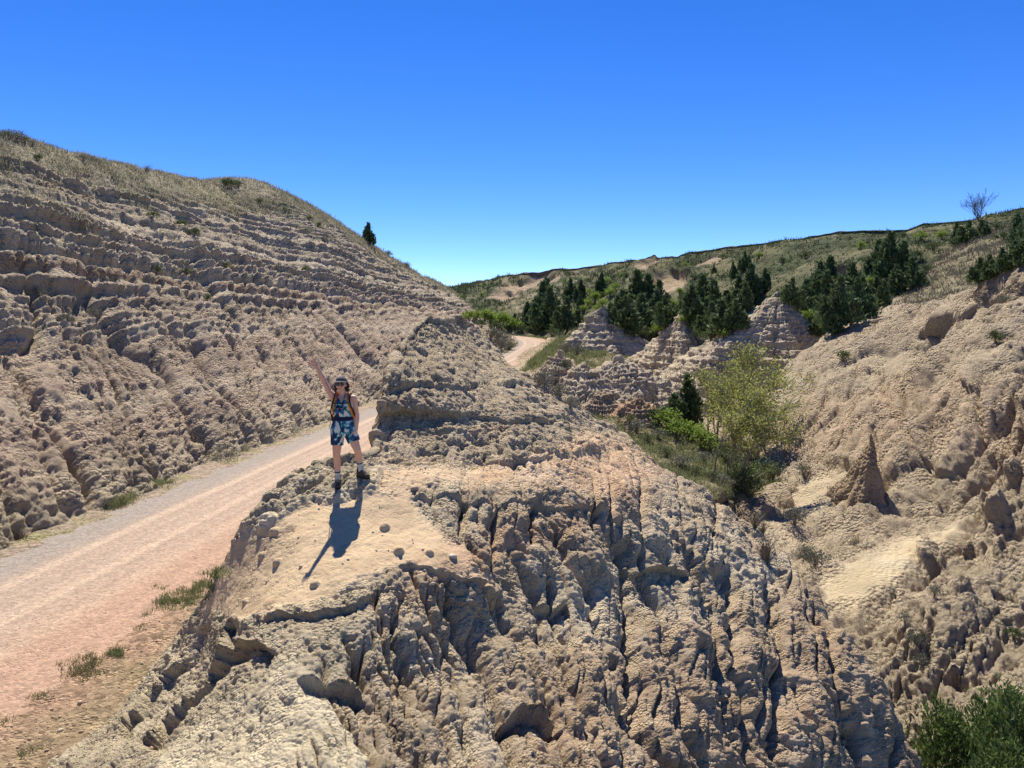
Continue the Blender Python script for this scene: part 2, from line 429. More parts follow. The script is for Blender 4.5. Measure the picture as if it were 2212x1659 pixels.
G = [ # gully lines cut by run-off: outline, half width, depth (m)
 ([(808, 1262), (818, 1310), (836, 1366)], 7, .25), ([(968, 1250), (1000, 1322), (1020, 1378), (1044, 1426), (1072, 1470), (1092, 1538), (1112, 1610), (1130, 1700)], 11, .5),
 ([(884, 1380), (890, 1494), (900, 1560)], 8, .28), ([(1196, 1236), (1206, 1300), (1240, 1370)], 9, .35),
 ([(1345, 1130), (1370, 1218), (1374, 1298), (1366, 1358), (1374, 1400), (1390, 1478), (1402, 1558), (1436, 1610), (1480, 1670), (1520, 1750)], 11, .72),
 ([(1006, 1070), (1002, 1110), (990, 1156)], 8, .35), ([(1076, 1085), (1078, 1200), (1090, 1230)], 8, .45), ([(1160, 1080), (1156, 1165)], 7, .4),
 ([(1185, 1090), (1214, 1135), (1240, 1210), (1278, 1262), (1310, 1358), (1342, 1418), (1372, 1498), (1395, 1560)], 10, .5),
 ([(1052, 1274), (1100, 1346), (1148, 1398), (1196, 1498), (1232, 1600), (1260, 1720)], 10, .42), ([(900, 1262), (930, 1300), (966, 1380), (998, 1478), (1012, 1545), (1020, 1640)], 9, .32),
 ([(1430, 1090), (1478, 1160), (1538, 1260), (1558, 1340), (1570, 1478), (1600, 1580), (1650, 1700)], 10, .45),
 ([(1560, 1190), (1590, 1260), (1607, 1343), (1598, 1393), (1606, 1451), (1625, 1490), (1640, 1580)], 10, .6),
 ([(1660, 1235), (1680, 1310), (1704, 1415), (1699, 1469), (1690, 1584), (1700, 1660)], 9, .55), ([(1750, 1290), (1786, 1345), (1802, 1422), (1812, 1480), (1855, 1600), (1880, 1700)], 8, .4),
 ([(1566, 1215), (1572, 1275)], 6, .25), ([(840, 1290), (870, 1400), (930, 1500), (985, 1600), (1000, 1700)], 8, .25), ([(740, 1380), (800, 1470), (850, 1560), (905, 1660)], 9, .35),
 ([(1290, 1090), (1330, 1150), (1345, 1210)], 7, .3), ([(1400, 1250), (1450, 1350), (1480, 1450), (1500, 1560), (1560, 1680)], 8, .35), ([(1150, 1230), (1180, 1330), (1230, 1430), (1290, 1540), (1350, 1680)], 9, .42),
 ([(940, 1060), (930, 1085), (950, 1120)], 6, .22), ([(690, 1420), (720, 1500), (790, 1600), (830, 1700)], 7, .25),
 ([(560, 1340), (545, 1400), (470, 1440), (400, 1500), (330, 1590)], 8, .26), ([(440, 1350), (420, 1400), (400, 1440)], 7, .25)]
Uw = U + perlin(np.stack([U / 34, V / 34, 0 * U + 1.7], -1), 8) * 9 + perlin(np.stack([U / 12, V / 12, 0 * U + 5.7], -1), 9) * 3
Vw = V + perlin(np.stack([U / 34, V / 34, 0 * U + 9.7], -1), 10) * 9
def box(pl, pad):
    a = np.array(pl); return np.where((U.min(1) < 1e9))[0], a
ROWV = V[:, V.shape[1] // 2]
for pl, w, d in G:
    a = np.array(pl, float); pad = w * 5
    r0, r1 = np.searchsorted(ROWV, [a[:, 1].min() - pad - 14, a[:, 1].max() + pad + 14])
    s = slice(r0, r1)
    dd, tt, sg = seg_dist(Uw[s], Vw[s], pl)
    env = sstep(0, .12, tt) * 0.75 + .25
    w2 = w * (1.2 + 1.0 * tt)
    pin = 1 - 0.5 * sstep(0.9, 1.0, tt)
    depth[s] += -.8 * d * env * pin * (0.62 * np.exp(-dd / (w * .45)) + 0.42 * np.exp(-(dd / (w2 * 1.7)) ** 1.4))
S = [ # small scarps: sheer drop on one side of the line (width of the drop, depth, side)
 ([(850, 1228), (880, 1222), (930, 1232), (980, 1238), (1030, 1256), (1062, 1272)], 24, .05, 1), ([(560, 1345), (620, 1328), (700, 1330), (760, 1318), (830, 1262)], 22, .09, 1),
 ([(640, 1150), (560, 1170)], 10, .05, 1), ([(470, 1420), (500, 1390), (560, 1380), (600, 1420)], 26, .2, 1),
 ([(1070, 1090), (1150, 1075), (1230, 1090), (1330, 1100)], 24, .07, 1), ([(880, 1075), (960, 1068), (1060, 1088)], 24, .08, 1),
 ([(1170, 1290), (1210, 1300), (1240, 1296)], 36, .2, 1), ([(1380, 1240), (1440, 1215), (1500, 1235)], 40, .14, 1), ([(640, 1480), (720, 1470), (800, 1500)], 26, .2, 1), ([(1080, 1530), (1150, 1520), (1230, 1560)], 40, .25, 1),
 ([(500, 1330), (480, 1400), (440, 1470), (370, 1530), (300, 1610)], 26, .22, -1), ([(395, 1420), (330, 1500), (250, 1590)], 20, .18, -1)]
for pl, w, d, side in S:
    a = np.array(pl, float); pad = w * 4
    r0, r1 = np.searchsorted(ROWV, [a[:, 1].min() - pad - 14, a[:, 1].max() + pad + 14])
    s = slice(r0, r1)
    dd, tt, sg = seg_dist(Uw[s], Vw[s], pl)
    e = sstep(0, .1, tt) * sstep(1, .9, tt)
    depth[s] += -d * e * np.where(sg * side > 0, sstep(0, 3, dd) * np.exp(-(dd / w) ** 1.5), 0) + 0.25 * d * e * np.where(sg * side > 0, 0, np.exp(-dd / 12))
# ledges of the mound, broken into blocks
zz = Bf[..., 2] + 0.12 * fbm(Bf * np.array([.8, .8, .3], np.float32), 2, 12)
st, si = strata(zz - 7.0 + 0.02, 0.62, 3.0, .6)
blk = 0.55 + 0.6 * perlin(Bf * 1.3, 14)
ledge = mound * sstep(815, 845, V + (U - 1000) * -.02)
depth += ledge * (st - 0.4) * 0.30 * np.clip(blk, 0.15, 1.2)
for pl, w, d, side in [([(824, 892), (900, 884), (1000, 892), (1100, 905), (1240, 908)], 34, .15, 1), ([(836, 828), (920, 828), (1000, 836), (1130, 826), (1190, 838)], 32, .14, 1), ([(1000, 985), (1060, 992), (1120, 985), (1200, 978)], 16, .12, 1)]:
    dd, tt, sg = seg_dist(Uw, Vw, pl); e = sstep(0, .04, tt) * sstep(1, .8, tt) * np.clip(blk + .3, .2, 1.2)
    depth += -d * e * np.where(sg * side > 0, sstep(0, 3, dd) * np.exp(-(dd / w) ** 2), 0)
# popcorn clods at three sizes
Pd = Bf + nrm.astype(np.float32) * depth[..., None]
warp = np.stack([perlin(Pd * 3.1, 20 + k) for k in range(3)], -1) * 0.09
k1 = dome(worley((Pd + warp) * 3.0, 1))
k2 = dome(worley((Pd + warp * .5) * 7.5, 2))
k3 = dome(worley(Pd * 17.0, 3))
patch = sstep(-.25, .35, perlin(Pd * 1.1, 30))
patch2 = sstep(-.1, .4, perlin(Pd * 2.2, 31))
am1 = 0.15 * mound + 0.16 * crust + 0.065 * face * patch + 0.10 * left * patch + 0.015 * smooth * patch2
am2 = 0.085 * mound + 0.085 * crust + 0.075 * face * (0.3 + .7 * patch2) + 0.08 * left * (0.3 + .7 * patch2) + 0.010 * smooth
am3 = 0.042 * (mound + crust) + 0.040 * (face + left) + 0.008 * smooth + .012 * sandy
depth += am1 * (k1 - .55) + am2 * (k2 - .55) + am3 * (k3 - .5)
# scattered hard nodules on the sandy parts
nod = worley(Pd * 2.3, 7)
lump = np.clip(1 - nod / 0.035, 0, 1) ** .6 * (perlin(Pd * .9, 33) > 0.0)
depth += smooth * lump * 0.075
depth += 0.03 * fbm(Pd * 4.5, 3, 40) * (1 - .75 * smooth)
RIDGE = Bf + nrm.astype(np.float32) * depth[..., None]
# clay colour: bands, crusts, stains, and shade painted low on the right
tone = fbm(Pd * .8, 3, 50); tone2 = fbm(Pd * 3.0, 2, 53)
c = np.broadcast_to(arr(.465, .38, .29), U.shape + (3,)).copy()
c = mixc(c, arr(.44, .365, .28), np.clip(mound, 0, 1))
c = mixc(c, arr(.50, .385, .265), np.clip(tongue * .9, 0, 1))
c = mixc(c, arr(.50, .36, .25), np.clip(sandy, 0, 1))
c = mixc(c, arr(.52, .455, .35), np.clip(fan + left * .7 + crust * .9, 0, 1))
c = mixc(c, arr(.52, .45, .36), face * sstep(-.1, .45, tone) * .8)
c = mixc(c, arr(.40, .275, .19), (face * sstep(1300, 1480, V + .25 * (U - 1300)) * sstep(1000, 1250, U) * .5))  # browner lower right face: shade of the steep part put into the colour
redb = np.exp(-((Bf[..., 2] - 6.7 + .2 * tone) / 0.22) ** 2) * (1 - crust) * sstep(700, 1000, U)
c = mixc(c, arr(.46, .285, .19), np.clip(redb * .5, 0, 1))
c *= (1.06 + 0.10 * tone + 0.10 * tone2)[..., None]
c = mixc(c, arr(.60, .53, .43), np.clip((1 - smooth) * sstep(.62, .95, k2) * sstep(-.1, .4, tone2) * .30, 0, 1))
smooth_mask = smooth
ridge_o = grid_mesh('clay_ridge', RIDGE, np.concatenate([c, (1 - .75 * smooth)[..., None]], -1), M_near)
print('ridge', time.time() - T0)

# ---- left hillside: cut bank above the road, ledges, rills, grassy crown
def lerp_profile(base, crest, prof):
    rows = []
    for x, h in prof:
        p = base.copy(); p[:, :2] += (crest[:, :2] - base[:, :2]) * x; p[:, 2] += (crest[:, 2] - base[:, 2]) * h
        rows.append(p)
    return np.stack(rows, 0)
# road line: centre points (X, Y, Z)
RC = np.array([(-13.6, -12, 3.5), (-12.7, 0, 3.5), (-10.95, 20, 3.5), (-9.2, 40, 3.5), (-7.45, 60, 3.5), (-5.4, 80, 3.55), (-2.8, 105, 3.75), (0.9, 130, 4.5), (3.6, 150, 5.3), (4.6, 165, 6.0), (3.0, 178, 6.6), (-2.5, 189, 7.1), (-11, 196, 7.6), (-24, 200, 8.0), (-45, 203, 8.6)], float)
rw = 3.55
Rm = cr_matrix(len(RC), 0, np.linspace(0, len(RC) - 1, 420)); RCf = Rm @ RC
tan = np.gradient(RCf, axis=0); tan[:, 2] = 0; tan /= np.linalg.norm(tan, axis=1, keepdims=True)
side = np.stack([tan[:, 1], -tan[:, 0], 0 * tan[:, 0]], -1)      # to the right of travel
cr = np.array([(-34, -12, 21), (-35, 4, 21.5), (-35.5, 18, 22), (-35, 32, 22)] + [tuple(P(u, v, d)) for u, v, d in
   [(-150, 262, 45), (0, 290, 50), (130, 325, 58), (300, 364, 72), (440, 392, 88), (500, 388, 96), (560, 392, 104), (640, 430, 118), (720, 476, 138), (800, 531, 155), (880, 581, 170), (960, 622, 184), (1003, 665, 190), (1045, 700, 196)]], float)
baseY = np.array([-20, -6, 6, 16, 26, 31, 38, 50, 64, 71, 78, 91, 108, 124, 138, 151, 158, 163], float)
bx = np.interp(baseY, RCf[:300, 1], RCf[:300, 0] - rw) - 0.15
bz = np.interp(baseY, RCf[:300, 1], RCf[:300, 2]) - 0.12
base = np.stack([bx, baseY, bz], -1)
prof = [(-.02, -.05), (0, -.01), (.035, .05), (.09, .115), (.17, .2), (.28, .315), (.4, .44), (.52, .565), (.64, .68), (.76, .79), (.88, .905), (.96, .975), (1, 1), (1.06, 1.01), (1.2, .98), (1.5, .9)]
ctrl = lerp_profile(base, cr, prof)
NR, NC = QN(470), QN(600)
pr = np.interp(np.linspace(0, 1, NR), [0, .9, 1], [0, 12.4, 15]); 
# columns: finer where the picture shows more of them
cu, cvv, _ = project(ctrl[6]); cu = np.clip(cu, -260, 3000); cu[:4] = [-420, -380, -340, -300]
cum = np.concatenate([[0], np.cumsum(np.maximum(np.abs(np.diff(cu)), 30))])
pc = np.interp(np.linspace(0, cum[-1], NC), cum, np.arange(len(cum)))
B = upsample(ctrl, pr, pc); nrm = smooth_grid(normals(B), 4); nrm *= np.sign(nrm[..., 2].mean())
Bf = B.astype(np.float32)
hh = upsample(np.array([[h] * ctrl.shape[1] for x, h in prof], float), pr, pc, True).astype(np.float32)
A_ = upsample(np.repeat(np.concatenate([[0], np.cumsum(np.linalg.norm(np.diff(ctrl[6], axis=0), axis=1))])[None], len(prof), 0), pr, pc).astype(np.float32)
dist = np.linalg.norm(Bf - np.array([0, 0, CAMZ], np.float32), axis=-1)
depth = (0.8 * fbm(Bf * 0.08, 2, 60) + 0.22 * fbm(Bf * .3, 2, 62)) * sstep(1.02, .8, hh)
wv = perlin(np.stack([A_ / 5, hh * 6, 0 * A_], -1), 63) * 1.3 + perlin(np.stack([A_ / 1.6, hh * 18, 0 * A_], -1), 64) * .35
low = sstep(.86, .45, hh)
f1 = np.abs(perlin(np.stack([(A_ + wv) / 3.6, hh * 1.2, 0 * A_ + 2], -1), 65)); f2 = np.abs(perlin(np.stack([(A_ + wv) / 1.3, hh * 3, 0 * A_ + 4], -1), 66))
depth += -low * ((0.80 * np.exp(-f1 / .04) + .25 * np.exp(-f1 / .15)) * sstep(.75, .35, hh) + 0.36 * np.exp(-f2 / .06))
zz = Bf[..., 2] + 0.12 * fbm(Bf * np.array([.10, .10, .3], np.float32), 2, 67) + .010 * A_
st, si = strata(zz, .78, 5.0, .66)
st2, _ = strata(zz + .3, 0.36, 9.0, .62)
br = np.clip(.8 + .6 * perlin(Bf * .45, 68), .25, 1.25)
band = sstep(.25, .42, hh) * sstep(.93, .8, hh)
depth += (st - .4) * .60 * br * (0.25 * sstep(.03, .2, hh) + band) + (st2 - .4) * .34 * np.clip(.75 + .8 * perlin(Bf * 1.2, 69), 0, 1.2) * (.15 + .85 * band)
cracks, cr2 = worley(Bf * np.array([.9, .9, .25], np.float32), 21, True)
depth += -0.25 * np.exp(-(cr2 - cracks) / .05) * band * br
Pd = Bf + nrm.astype(np.float32) * depth[..., None]
k1 = dome(worley(Pd * 1.5, 22)); k2 = dome(worley(Pd * 3.3, 23)); k3 = dome(worley(Pd * 6.5, 19))
grass = sstep(.74, .92, hh + .16 * fbm(Bf * .12, 3, 70) + .05 * perlin(Bf * .6, 71))
rough = (1 - .7 * grass)
depth += rough * (1 - .55 * band) * (0.11 * (k1 - .55) * (.3 + .7 * sstep(-.3, .3, perlin(Bf * .35, 72))) + .17 * (k2 - .55) + .11 * (k3 - .5)) + .08 * fbm(Pd * 1.7, 3, 73) * rough
depth *= sstep(-.012, .03, hh) * .9 + .1
edgew = sstep(0, .06, 1 - np.abs(1 - hh) * 8) 
HILL = Bf + nrm.astype(np.float32) * depth[..., None]
tone = fbm(Bf * .25, 3, 74); tb = np.sin(zz * 1.9 + 1.2 * perlin(Bf * .1, 75))
c = np.broadcast_to(arr(.47, .40, .325), U[:1, :1].shape + (3,)) + np.zeros(Bf.shape, np.float32)
c = mixc(c, arr(.45, .35, .285), sstep(.55, .2, hh) * .8)
c = mixc(c, arr(.56, .49, .40), sstep(.3, .8, tb) * .4)
c = mixc(c, arr(.36, .30, .24), sstep(-.5, -.9, tb) * .3)
c = mixc(c, arr(.50, .43, .33), sstep(.13, .03, hh) * .8)
c = mixc(c, arr(.33, .215, .15), np.exp(-((zz - 13.6) / .22) ** 2) * .6)
c = mixc(c, arr(.27, .25, .18), grass * .65)
yel = grass * sstep(.05, .5, fbm(Bf * np.array([.06, .06, .15], np.float32), 2, 76) + .2)
c = mixc(c, arr(.34, .30, .17), yel * .5)
c = mixc(c, arr(.42, .34, .25), grass * sstep(.25, .6, fbm(Bf * .3, 2, 77)) * .7)
c *= (1 + .13 * tone)[..., None]
c = mixc(c, arr(.10, .09, .06), sstep(.955, .975, hh) * np.exp(-((Bf[..., 1] - 124) / 16) ** 2) * .8)
hill_o = grid_mesh('left_hill', HILL, c, M_mid)
HILLG = (HILL, grass, dist, hh)
print('hill', time.time() - T0)

# ---- bluff on the skyline with its slumped, grassy face
bt = [(820, 655, 430), (900, 640, 420), (968, 622, 405), (1010, 612, 360), (1049, 605, 334), (1100, 594, 302), (1199, 584, 274), (1289, 574, 254), (1350, 565, 236), (1409, 554, 219), (1426, 557, 212), (1504, 546, 190), (1593, 533, 177), (1664, 521, 167), (1760, 509, 159), (1824, 500, 154), (1952, 494, 146), (2000, 481, 142), (2097, 473, 138), (2212, 455, 130), (2400, 430, 122), (2700, 400, 110)]
bb = [(860, 705, 240), (930, 705, 235), (980, 703, 225), (1010, 700, 218), (1050, 704, 212), (1090, 712, 208), (1140, 722, 200), (1200, 730, 180), (1260, 735, 160), (1320, 740, 142), (1375, 748, 130), (1440, 750, 124), (1500, 752, 112), (1560, 754, 106), (1640, 754, 100), (1720, 740, 96), (1780, 735, 92), (1840, 715, 88), (1900, 690, 86), (2000, 640, 84), (2200, 560, 80), (2500, 520, 76)]
top = np.array([P(*q) for q in bt]); bot = np.array([P(*q) for q in bb])
prof = [(-.06, -.75), (-.02, -.4), (0, 0), (.12, .1), (.25, .23), (.4, .38), (.55, .53), (.7, .68), (.82, .81), (.92, .915), (.975, .965), (.985, .985), (.99, 1), (1.05, 1.0), (1.3, .97), (1.9, .93)]
rows = []
for x, h in prof:
    p = bot.copy(); p[:, :2] += (top[:, :2] - bot[:, :2]) * x
    p[:, 2] += (top[:, 2] - bot[:, 2]) * h if h >= 0 else h * 12
    rows.append(p)
ctrl = np.stack(rows, 0)
NR, NC = QN(190), QN(440)
pr = np.interp(np.linspace(0, 1, NR), [0, .12, .8, .92, 1], [0, 2, 10, 12.6, 15]); pc = np.linspace(0, ctrl.shape[1] - 1, NC)
B = upsample(ctrl, pr, pc); nrm = smooth_grid(normals(B), 4); nrm *= np.sign(nrm[..., 2].mean()); Bf = B.astype(np.float32)
hh = upsample(np.array([[h] * ctrl.shape[1] for x, h in prof], float), pr, pc, True).astype(np.float32)
A_ = upsample(np.repeat(np.concatenate([[0], np.cumsum(np.linalg.norm(np.diff(ctrl[6], axis=0), axis=1))])[None], len(prof), 0), pr, pc).astype(np.float32)
fade = sstep(1.0, .9, hh) * sstep(-.3, .05, hh)
wv = perlin(np.stack([A_ / 30, hh * 2, 0 * A_], -1), 80) * 8
sp = np.abs(perlin(np.stack([(A_ + wv) / 26, hh * .8, 0 * A_], -1), 81)); sp2 = np.abs(perlin(np.stack([(A_ + wv) / 9, hh * 2, 0 * A_ + 7], -1), 82))
depth = fade * (4.0 * sp - 1.2 + 1.4 * sp2) + fade * .8 * fbm(Bf * .15, 3, 83)
Ub, Vb, _ = project(B)
bare = np.zeros(Ub.shape, np.float32)
# slump scars: (centre, half size, depth)
for (x0, y0, rx, ry, dd_) in [(1140, 612, 62, 20, 3.2), (1085, 640, 45, 14, 2.4), (1180, 606, 40, 13, 2.5), (1445, 607, 42, 30, 4.0), (1400, 575, 30, 14, 2.0), (1600, 610, 16, 16, 1.0), (1815, 610, 50, 14, 2.2), (1900, 520, 20, 8, .8), (1530, 560, 34, 9, 1.2)]:
    q = ((Ub - x0) / rx) ** 2 + ((Vb - y0 - .25 * (x0 - Ub)) / ry) ** 2
    q = q * (1 + .35 * perlin(np.stack([Ub / 20, Vb / 14, 0 * Ub], -1), 84))
    m_ = sstep(1.15, .6, q); depth += -dd_ * m_ * sstep(ry, -ry, Vb - y0 - .25 * (x0 - Ub)) * .8
    bare = np.maximum(bare, m_)
depth += .5 * fade * (1 - np.clip(worley(Bf * .5, 24), 0, 1) - .5) 
lowc = sstep(.02, -.06, hh); bare = np.maximum(bare, lowc)
depth *= np.clip(fade + .15 * (hh < .97), 0, 1)
BL = Bf + nrm.astype(np.float32) * depth[..., None]
BL[..., 2] += (.7 * fbm(Bf * np.array([.12, .12, 0], np.float32), 3, 89) - .1) * sstep(.86, .95, hh)
tone = fbm(Bf * .07, 3, 85); t2 = fbm(Bf * .35, 2, 88)
c = mixc(arr(.085, .10, .055) + 0 * Bf, arr(.165, .165, .095), sstep(-.2, .5, tone))
c = mixc(c, arr(.25, .215, .15), sstep(.2, .65, t2 + .4 * tone) * .45)
c = mixc(c, arr(.37, .29, .215), bare)
c = mixc(c, arr(.34, .28, .21), np.clip(sstep(1330, 1250, Ub) * sstep(1040, 1100, Ub) * sstep(-.2, .35, t2) * .6, 0, 1))
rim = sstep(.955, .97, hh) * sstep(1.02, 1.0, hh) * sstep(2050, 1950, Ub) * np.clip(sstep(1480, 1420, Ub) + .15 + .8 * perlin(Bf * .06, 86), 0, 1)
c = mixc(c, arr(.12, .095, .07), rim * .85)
bluff_o = grid_mesh('bluff', BL, c, M_far)
BLUFFG = (BL, bare, hh, Ub)
print('bluff', time.time() - T0)

# ---- gully: its left wall under the road shoulder, grassy bank and floor
gpts = [(1040, 800, 108), (1090, 808, 100), (1130, 798, 100), (1165, 765, 118), (1200, 738, 138), (1195, 762, 97), (1205, 752, 105), (1240, 730, 150), (1245, 752, 118), (1300, 760, 112), (1330, 780, 100), (1380, 800, 94), (1430, 812, 92), (1500, 820, 92), (1600, 840, 84), (1700, 860, 72), (1800, 880, 68),
 (1180, 800, 84), (1250, 800, 84), (1330, 825, 80), (1420, 855, 74), (1500, 870, 76), (1150, 830, 74), (1250, 850, 72), (1350, 870, 70), (1425, 885, 68), (1500, 905, 64), (1600, 920, 60), (1700, 940, 57),
 (1200, 865, 62), (1300, 905, 56), (1360, 945, 48), (1410, 905, 60), (1450, 950, 50), (1550, 965, 50), (1650, 965, 51), (1380, 990, 37), (1450, 1000, 38), (1550, 1015, 40), (1620, 1030, 42), (1700, 1030, 44),
 (1480, 1050, 29), (1560, 1065, 31), (1610, 1085, 35), (1680, 1090, 36), (1540, 1120, 25), (1610, 1150, 31), (1700, 1200, 30), (1800, 1290, 27), (1650, 1250, 27)]
gv = np.array([732, 742, 750, 758, 768, 780, 795, 812, 835, 860, 885, 910, 935, 960, 985, 1010, 1040, 1070, 1100, 1140, 1190, 1250], float)
gL = np.interp(gv, [732, 750, 800, 812, 860, 940, 1020, 1150, 1250], [1190, 1150, 1070, 1040, 1030, 1130, 1270, 1440, 1560])
gR = np.interp(gv, [732, 770, 800, 820, 1250], [1250, 1320, 1470, 1800, 1850])
gt = np.linspace(0, 1, 30)
Ug = gL[:, None] + (gR - gL)[:, None] * gt; Vg = gv[:, None] + 0 * Ug
Dg = np.exp(tps([(a, b) for a, b, c_ in gpts], np.log([c_ for a, b, c_ in gpts]), np.stack([Ug, Vg], -1), 1e-3))
core = P(Ug, Vg, Dg)
bk = []
for j in range(1, 5):
    p = core[0].copy(); p[:, 1] += 4.0 * j; p[:, 2] -= .9 * j * j; bk.append(p)
ctrl = np.concatenate([np.stack(bk[::-1]), core], 0)
NR, NC = QN(340), QN(320)
cum = np.concatenate([[0], np.cumsum(np.concatenate([[3] * 4, np.diff(gv)]))]); pr = np.interp(np.linspace(0, cum[-1], NR), cum, np.arange(len(cum))); pc = np.linspace(0, 29, NC)
B = upsample(ctrl, pr, pc); nrm = smooth_grid(normals(B), 4); nrm *= np.sign(nrm[..., 2].mean()); Bf = B.astype(np.float32)
U, V, _ = project(B); U = U.astype(np.float32); V = V.astype(np.float32)
green = np.clip(poly_mask(U, V, [(1345, 905), (1400, 880), (1480, 905), (1560, 950), (1640, 960), (1700, 1010), (1690, 1060), (1620, 1075), (1520, 1062), (1440, 1035), (1350, 960)], 10)
   + poly_mask(U, V, [(1120, 812), (1185, 745), (1230, 722), (1290, 735), (1262, 755), (1205, 752), (1190, 775), (1160, 800)], 4)
   + poly_mask(U, V, [(1200, 745), (1300, 742), (1380, 790), (1330, 802), (1240, 792)], 6) * .8
   + poly_mask(U, V, [(1150, 805), (1190, 800), (1240, 850), (1290, 890), (1340, 900), (1380, 960), (1300, 930), (1200, 870)], 8) * .8, 0, 1)
depth = .5 * fbm(Bf * .12, 2, 90) + .25 * fbm(Bf * .5, 2, 91)
wallm = (1 - green)
zz = Bf[..., 2] + .25 * fbm(Bf * .2, 2, 92)
st, _ = strata(zz, .95, 2.0, .6); st2, _ = strata(zz, .4, 6.0, .6)
depth += wallm * ((st - .4) * .55 * np.clip(.7 + perlin(Bf * .5, 93), .1, 1.3) + (st2 - .4) * .18)
cc = (U * 1.0 + .15 * V + 10 * perlin(np.stack([U / 50, V / 50, 0 * U], -1), 94))
fl = np.abs(perlin(np.stack([cc / 26, V / 160, 0 * U], -1), 95))
depth += -wallm * .40 * np.exp(-fl / .08) * sstep(790, 830, V) * sstep(-.1, .3, perlin(Bf * .15, 99))
for pl, w, d in [([(1255, 800), (1275, 835), (1310, 865)], 7, 1.1), ([(1325, 850), (1350, 900), (1365, 940)], 5, .8), ([(1590, 1060), (1605, 1085), (1618, 1120), (1640, 1160), (1700, 1230)], 8, 1.0), ([(1450, 1050), (1530, 1085), (1600, 1120)], 9, .6)]:
    dd, tt, sg = seg_dist(U, V, pl); depth += -d * np.exp(-dd / w)
k1 = dome(worley(Bf * 1.1, 25)); k2 = dome(worley(Bf * 2.6, 26))
depth += wallm * (.3 * (k1 - .5) + .18 * (k2 - .5)) + green * .12 * fbm(Bf * 1.5, 2, 96)
GUL = Bf + nrm.astype(np.float32) * depth[..., None]
c = mixc(arr(.42, .335, .255) + 0 * Bf, arr(.50, .42, .32), sstep(.0, .6, fbm(Bf * .3, 2, 97)))
c = mixc(c, arr(.45, .30, .21), poly_mask(U, V, [(1290, 860), (1380, 850), (1430, 880), (1440, 930), (1340, 930)], 12) * .7)
c = mixc(c, mixc(arr(.15, .155, .08) + 0 * Bf, arr(.28, .25, .15), sstep(-.3, .4, fbm(Bf * .5, 2, 98))), green * .9)
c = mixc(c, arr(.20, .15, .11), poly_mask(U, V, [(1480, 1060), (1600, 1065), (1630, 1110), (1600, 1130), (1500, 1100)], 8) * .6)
gully_o = grid_mesh('gully_terrain', GUL, c, M_mid)
GULG = (GUL, green)
print('gully', time.time() - T0)

# ---- slope that climbs from the right hillside to the bluff
up = np.array([[(1690, 800, 68), (1740, 772, 70), (1777, 728, 66), (1850, 690, 70), (1901, 668, 76), (1978, 606, 90), (2061, 540, 108), (2110, 498, 125), (2300, 470, 120), (2600, 440, 110)],
 [(1700, 820, 63), (1750, 790, 62), (1790, 745, 60), (1860, 705, 62), (1920, 680, 66), (2000, 625, 76), (2085, 570, 84), (2150, 525, 92), (2330, 500, 88), (2600, 470, 80)],
 [(1710, 850, 58), (1760, 830, 56), (1810, 790, 55), (1880, 750, 55), (1950, 720, 56), (2030, 680, 60), (2130, 640, 62), (2200, 590, 66), (2350, 550, 64), (2600, 500, 60)],
 [(1720, 890, 53), (1780, 880, 51), (1830, 850, 50), (1900, 820, 50), (1970, 790, 50), (2060, 760, 51), (2150, 730, 52), (2230, 680, 54), (2380, 620, 52), (2600, 560, 50)]], float)
cc = P(up[..., 0], up[..., 1], up[..., 2])
back = []
for j in (1, 2, 3):
    p = cc[0].copy(); p[:, 0] += 1.5 * j; p[:, 1] += 3.0 * j; p[:, 2] -= 1.0 * j * j; back.append(p)
ctrl = np.concatenate([np.stack(back[::-1]), cc], 0)
NR, NC = QN(150), QN(300)
B = upsample(ctrl, np.interp(np.linspace(0, 1, NR), [0, .15, 1], [0, 3, 6]), np.linspace(0, 9, NC)); nrm = smooth_grid(normals(B), 3); nrm *= np.sign(nrm[..., 2].mean()); Bf = B.astype(np.float32)
zz = Bf[..., 2] + .3 * fbm(Bf * .15, 2, 100); st, _ = strata(zz, 1.0, 4.0, .6)
depth = .5 * fbm(Bf * .15, 3, 101) + (st - .4) * .3 + .22 * (1 - np.clip(worley(Bf * 1.0, 27), 0, 1) - .5) + .12 * (1 - np.clip(worley(Bf * 2.6, 28), 0, 1) - .5)
UPS = Bf + nrm.astype(np.float32) * depth[..., None]
U, V, _ = project(B)
gg = sstep(1880, 2010, U - (V - 640) * .6 + 60 * fbm(Bf * .2, 2, 102)) * sstep(760, 640, V)
c = mixc(arr(.44, .36, .28) + 0 * Bf, arr(.52, .45, .35), sstep(-.2, .5, fbm(Bf * .3, 2, 103)))
c = mixc(c, mixc(arr(.15, .145, .09) + 0 * Bf, arr(.30, .26, .18), sstep(-.3, .4, fbm(Bf * .8, 2, 104))), gg * .9)
upper_o = grid_mesh('upper_slope', UPS, c, M_mid)
UPG = (UPS, gg)

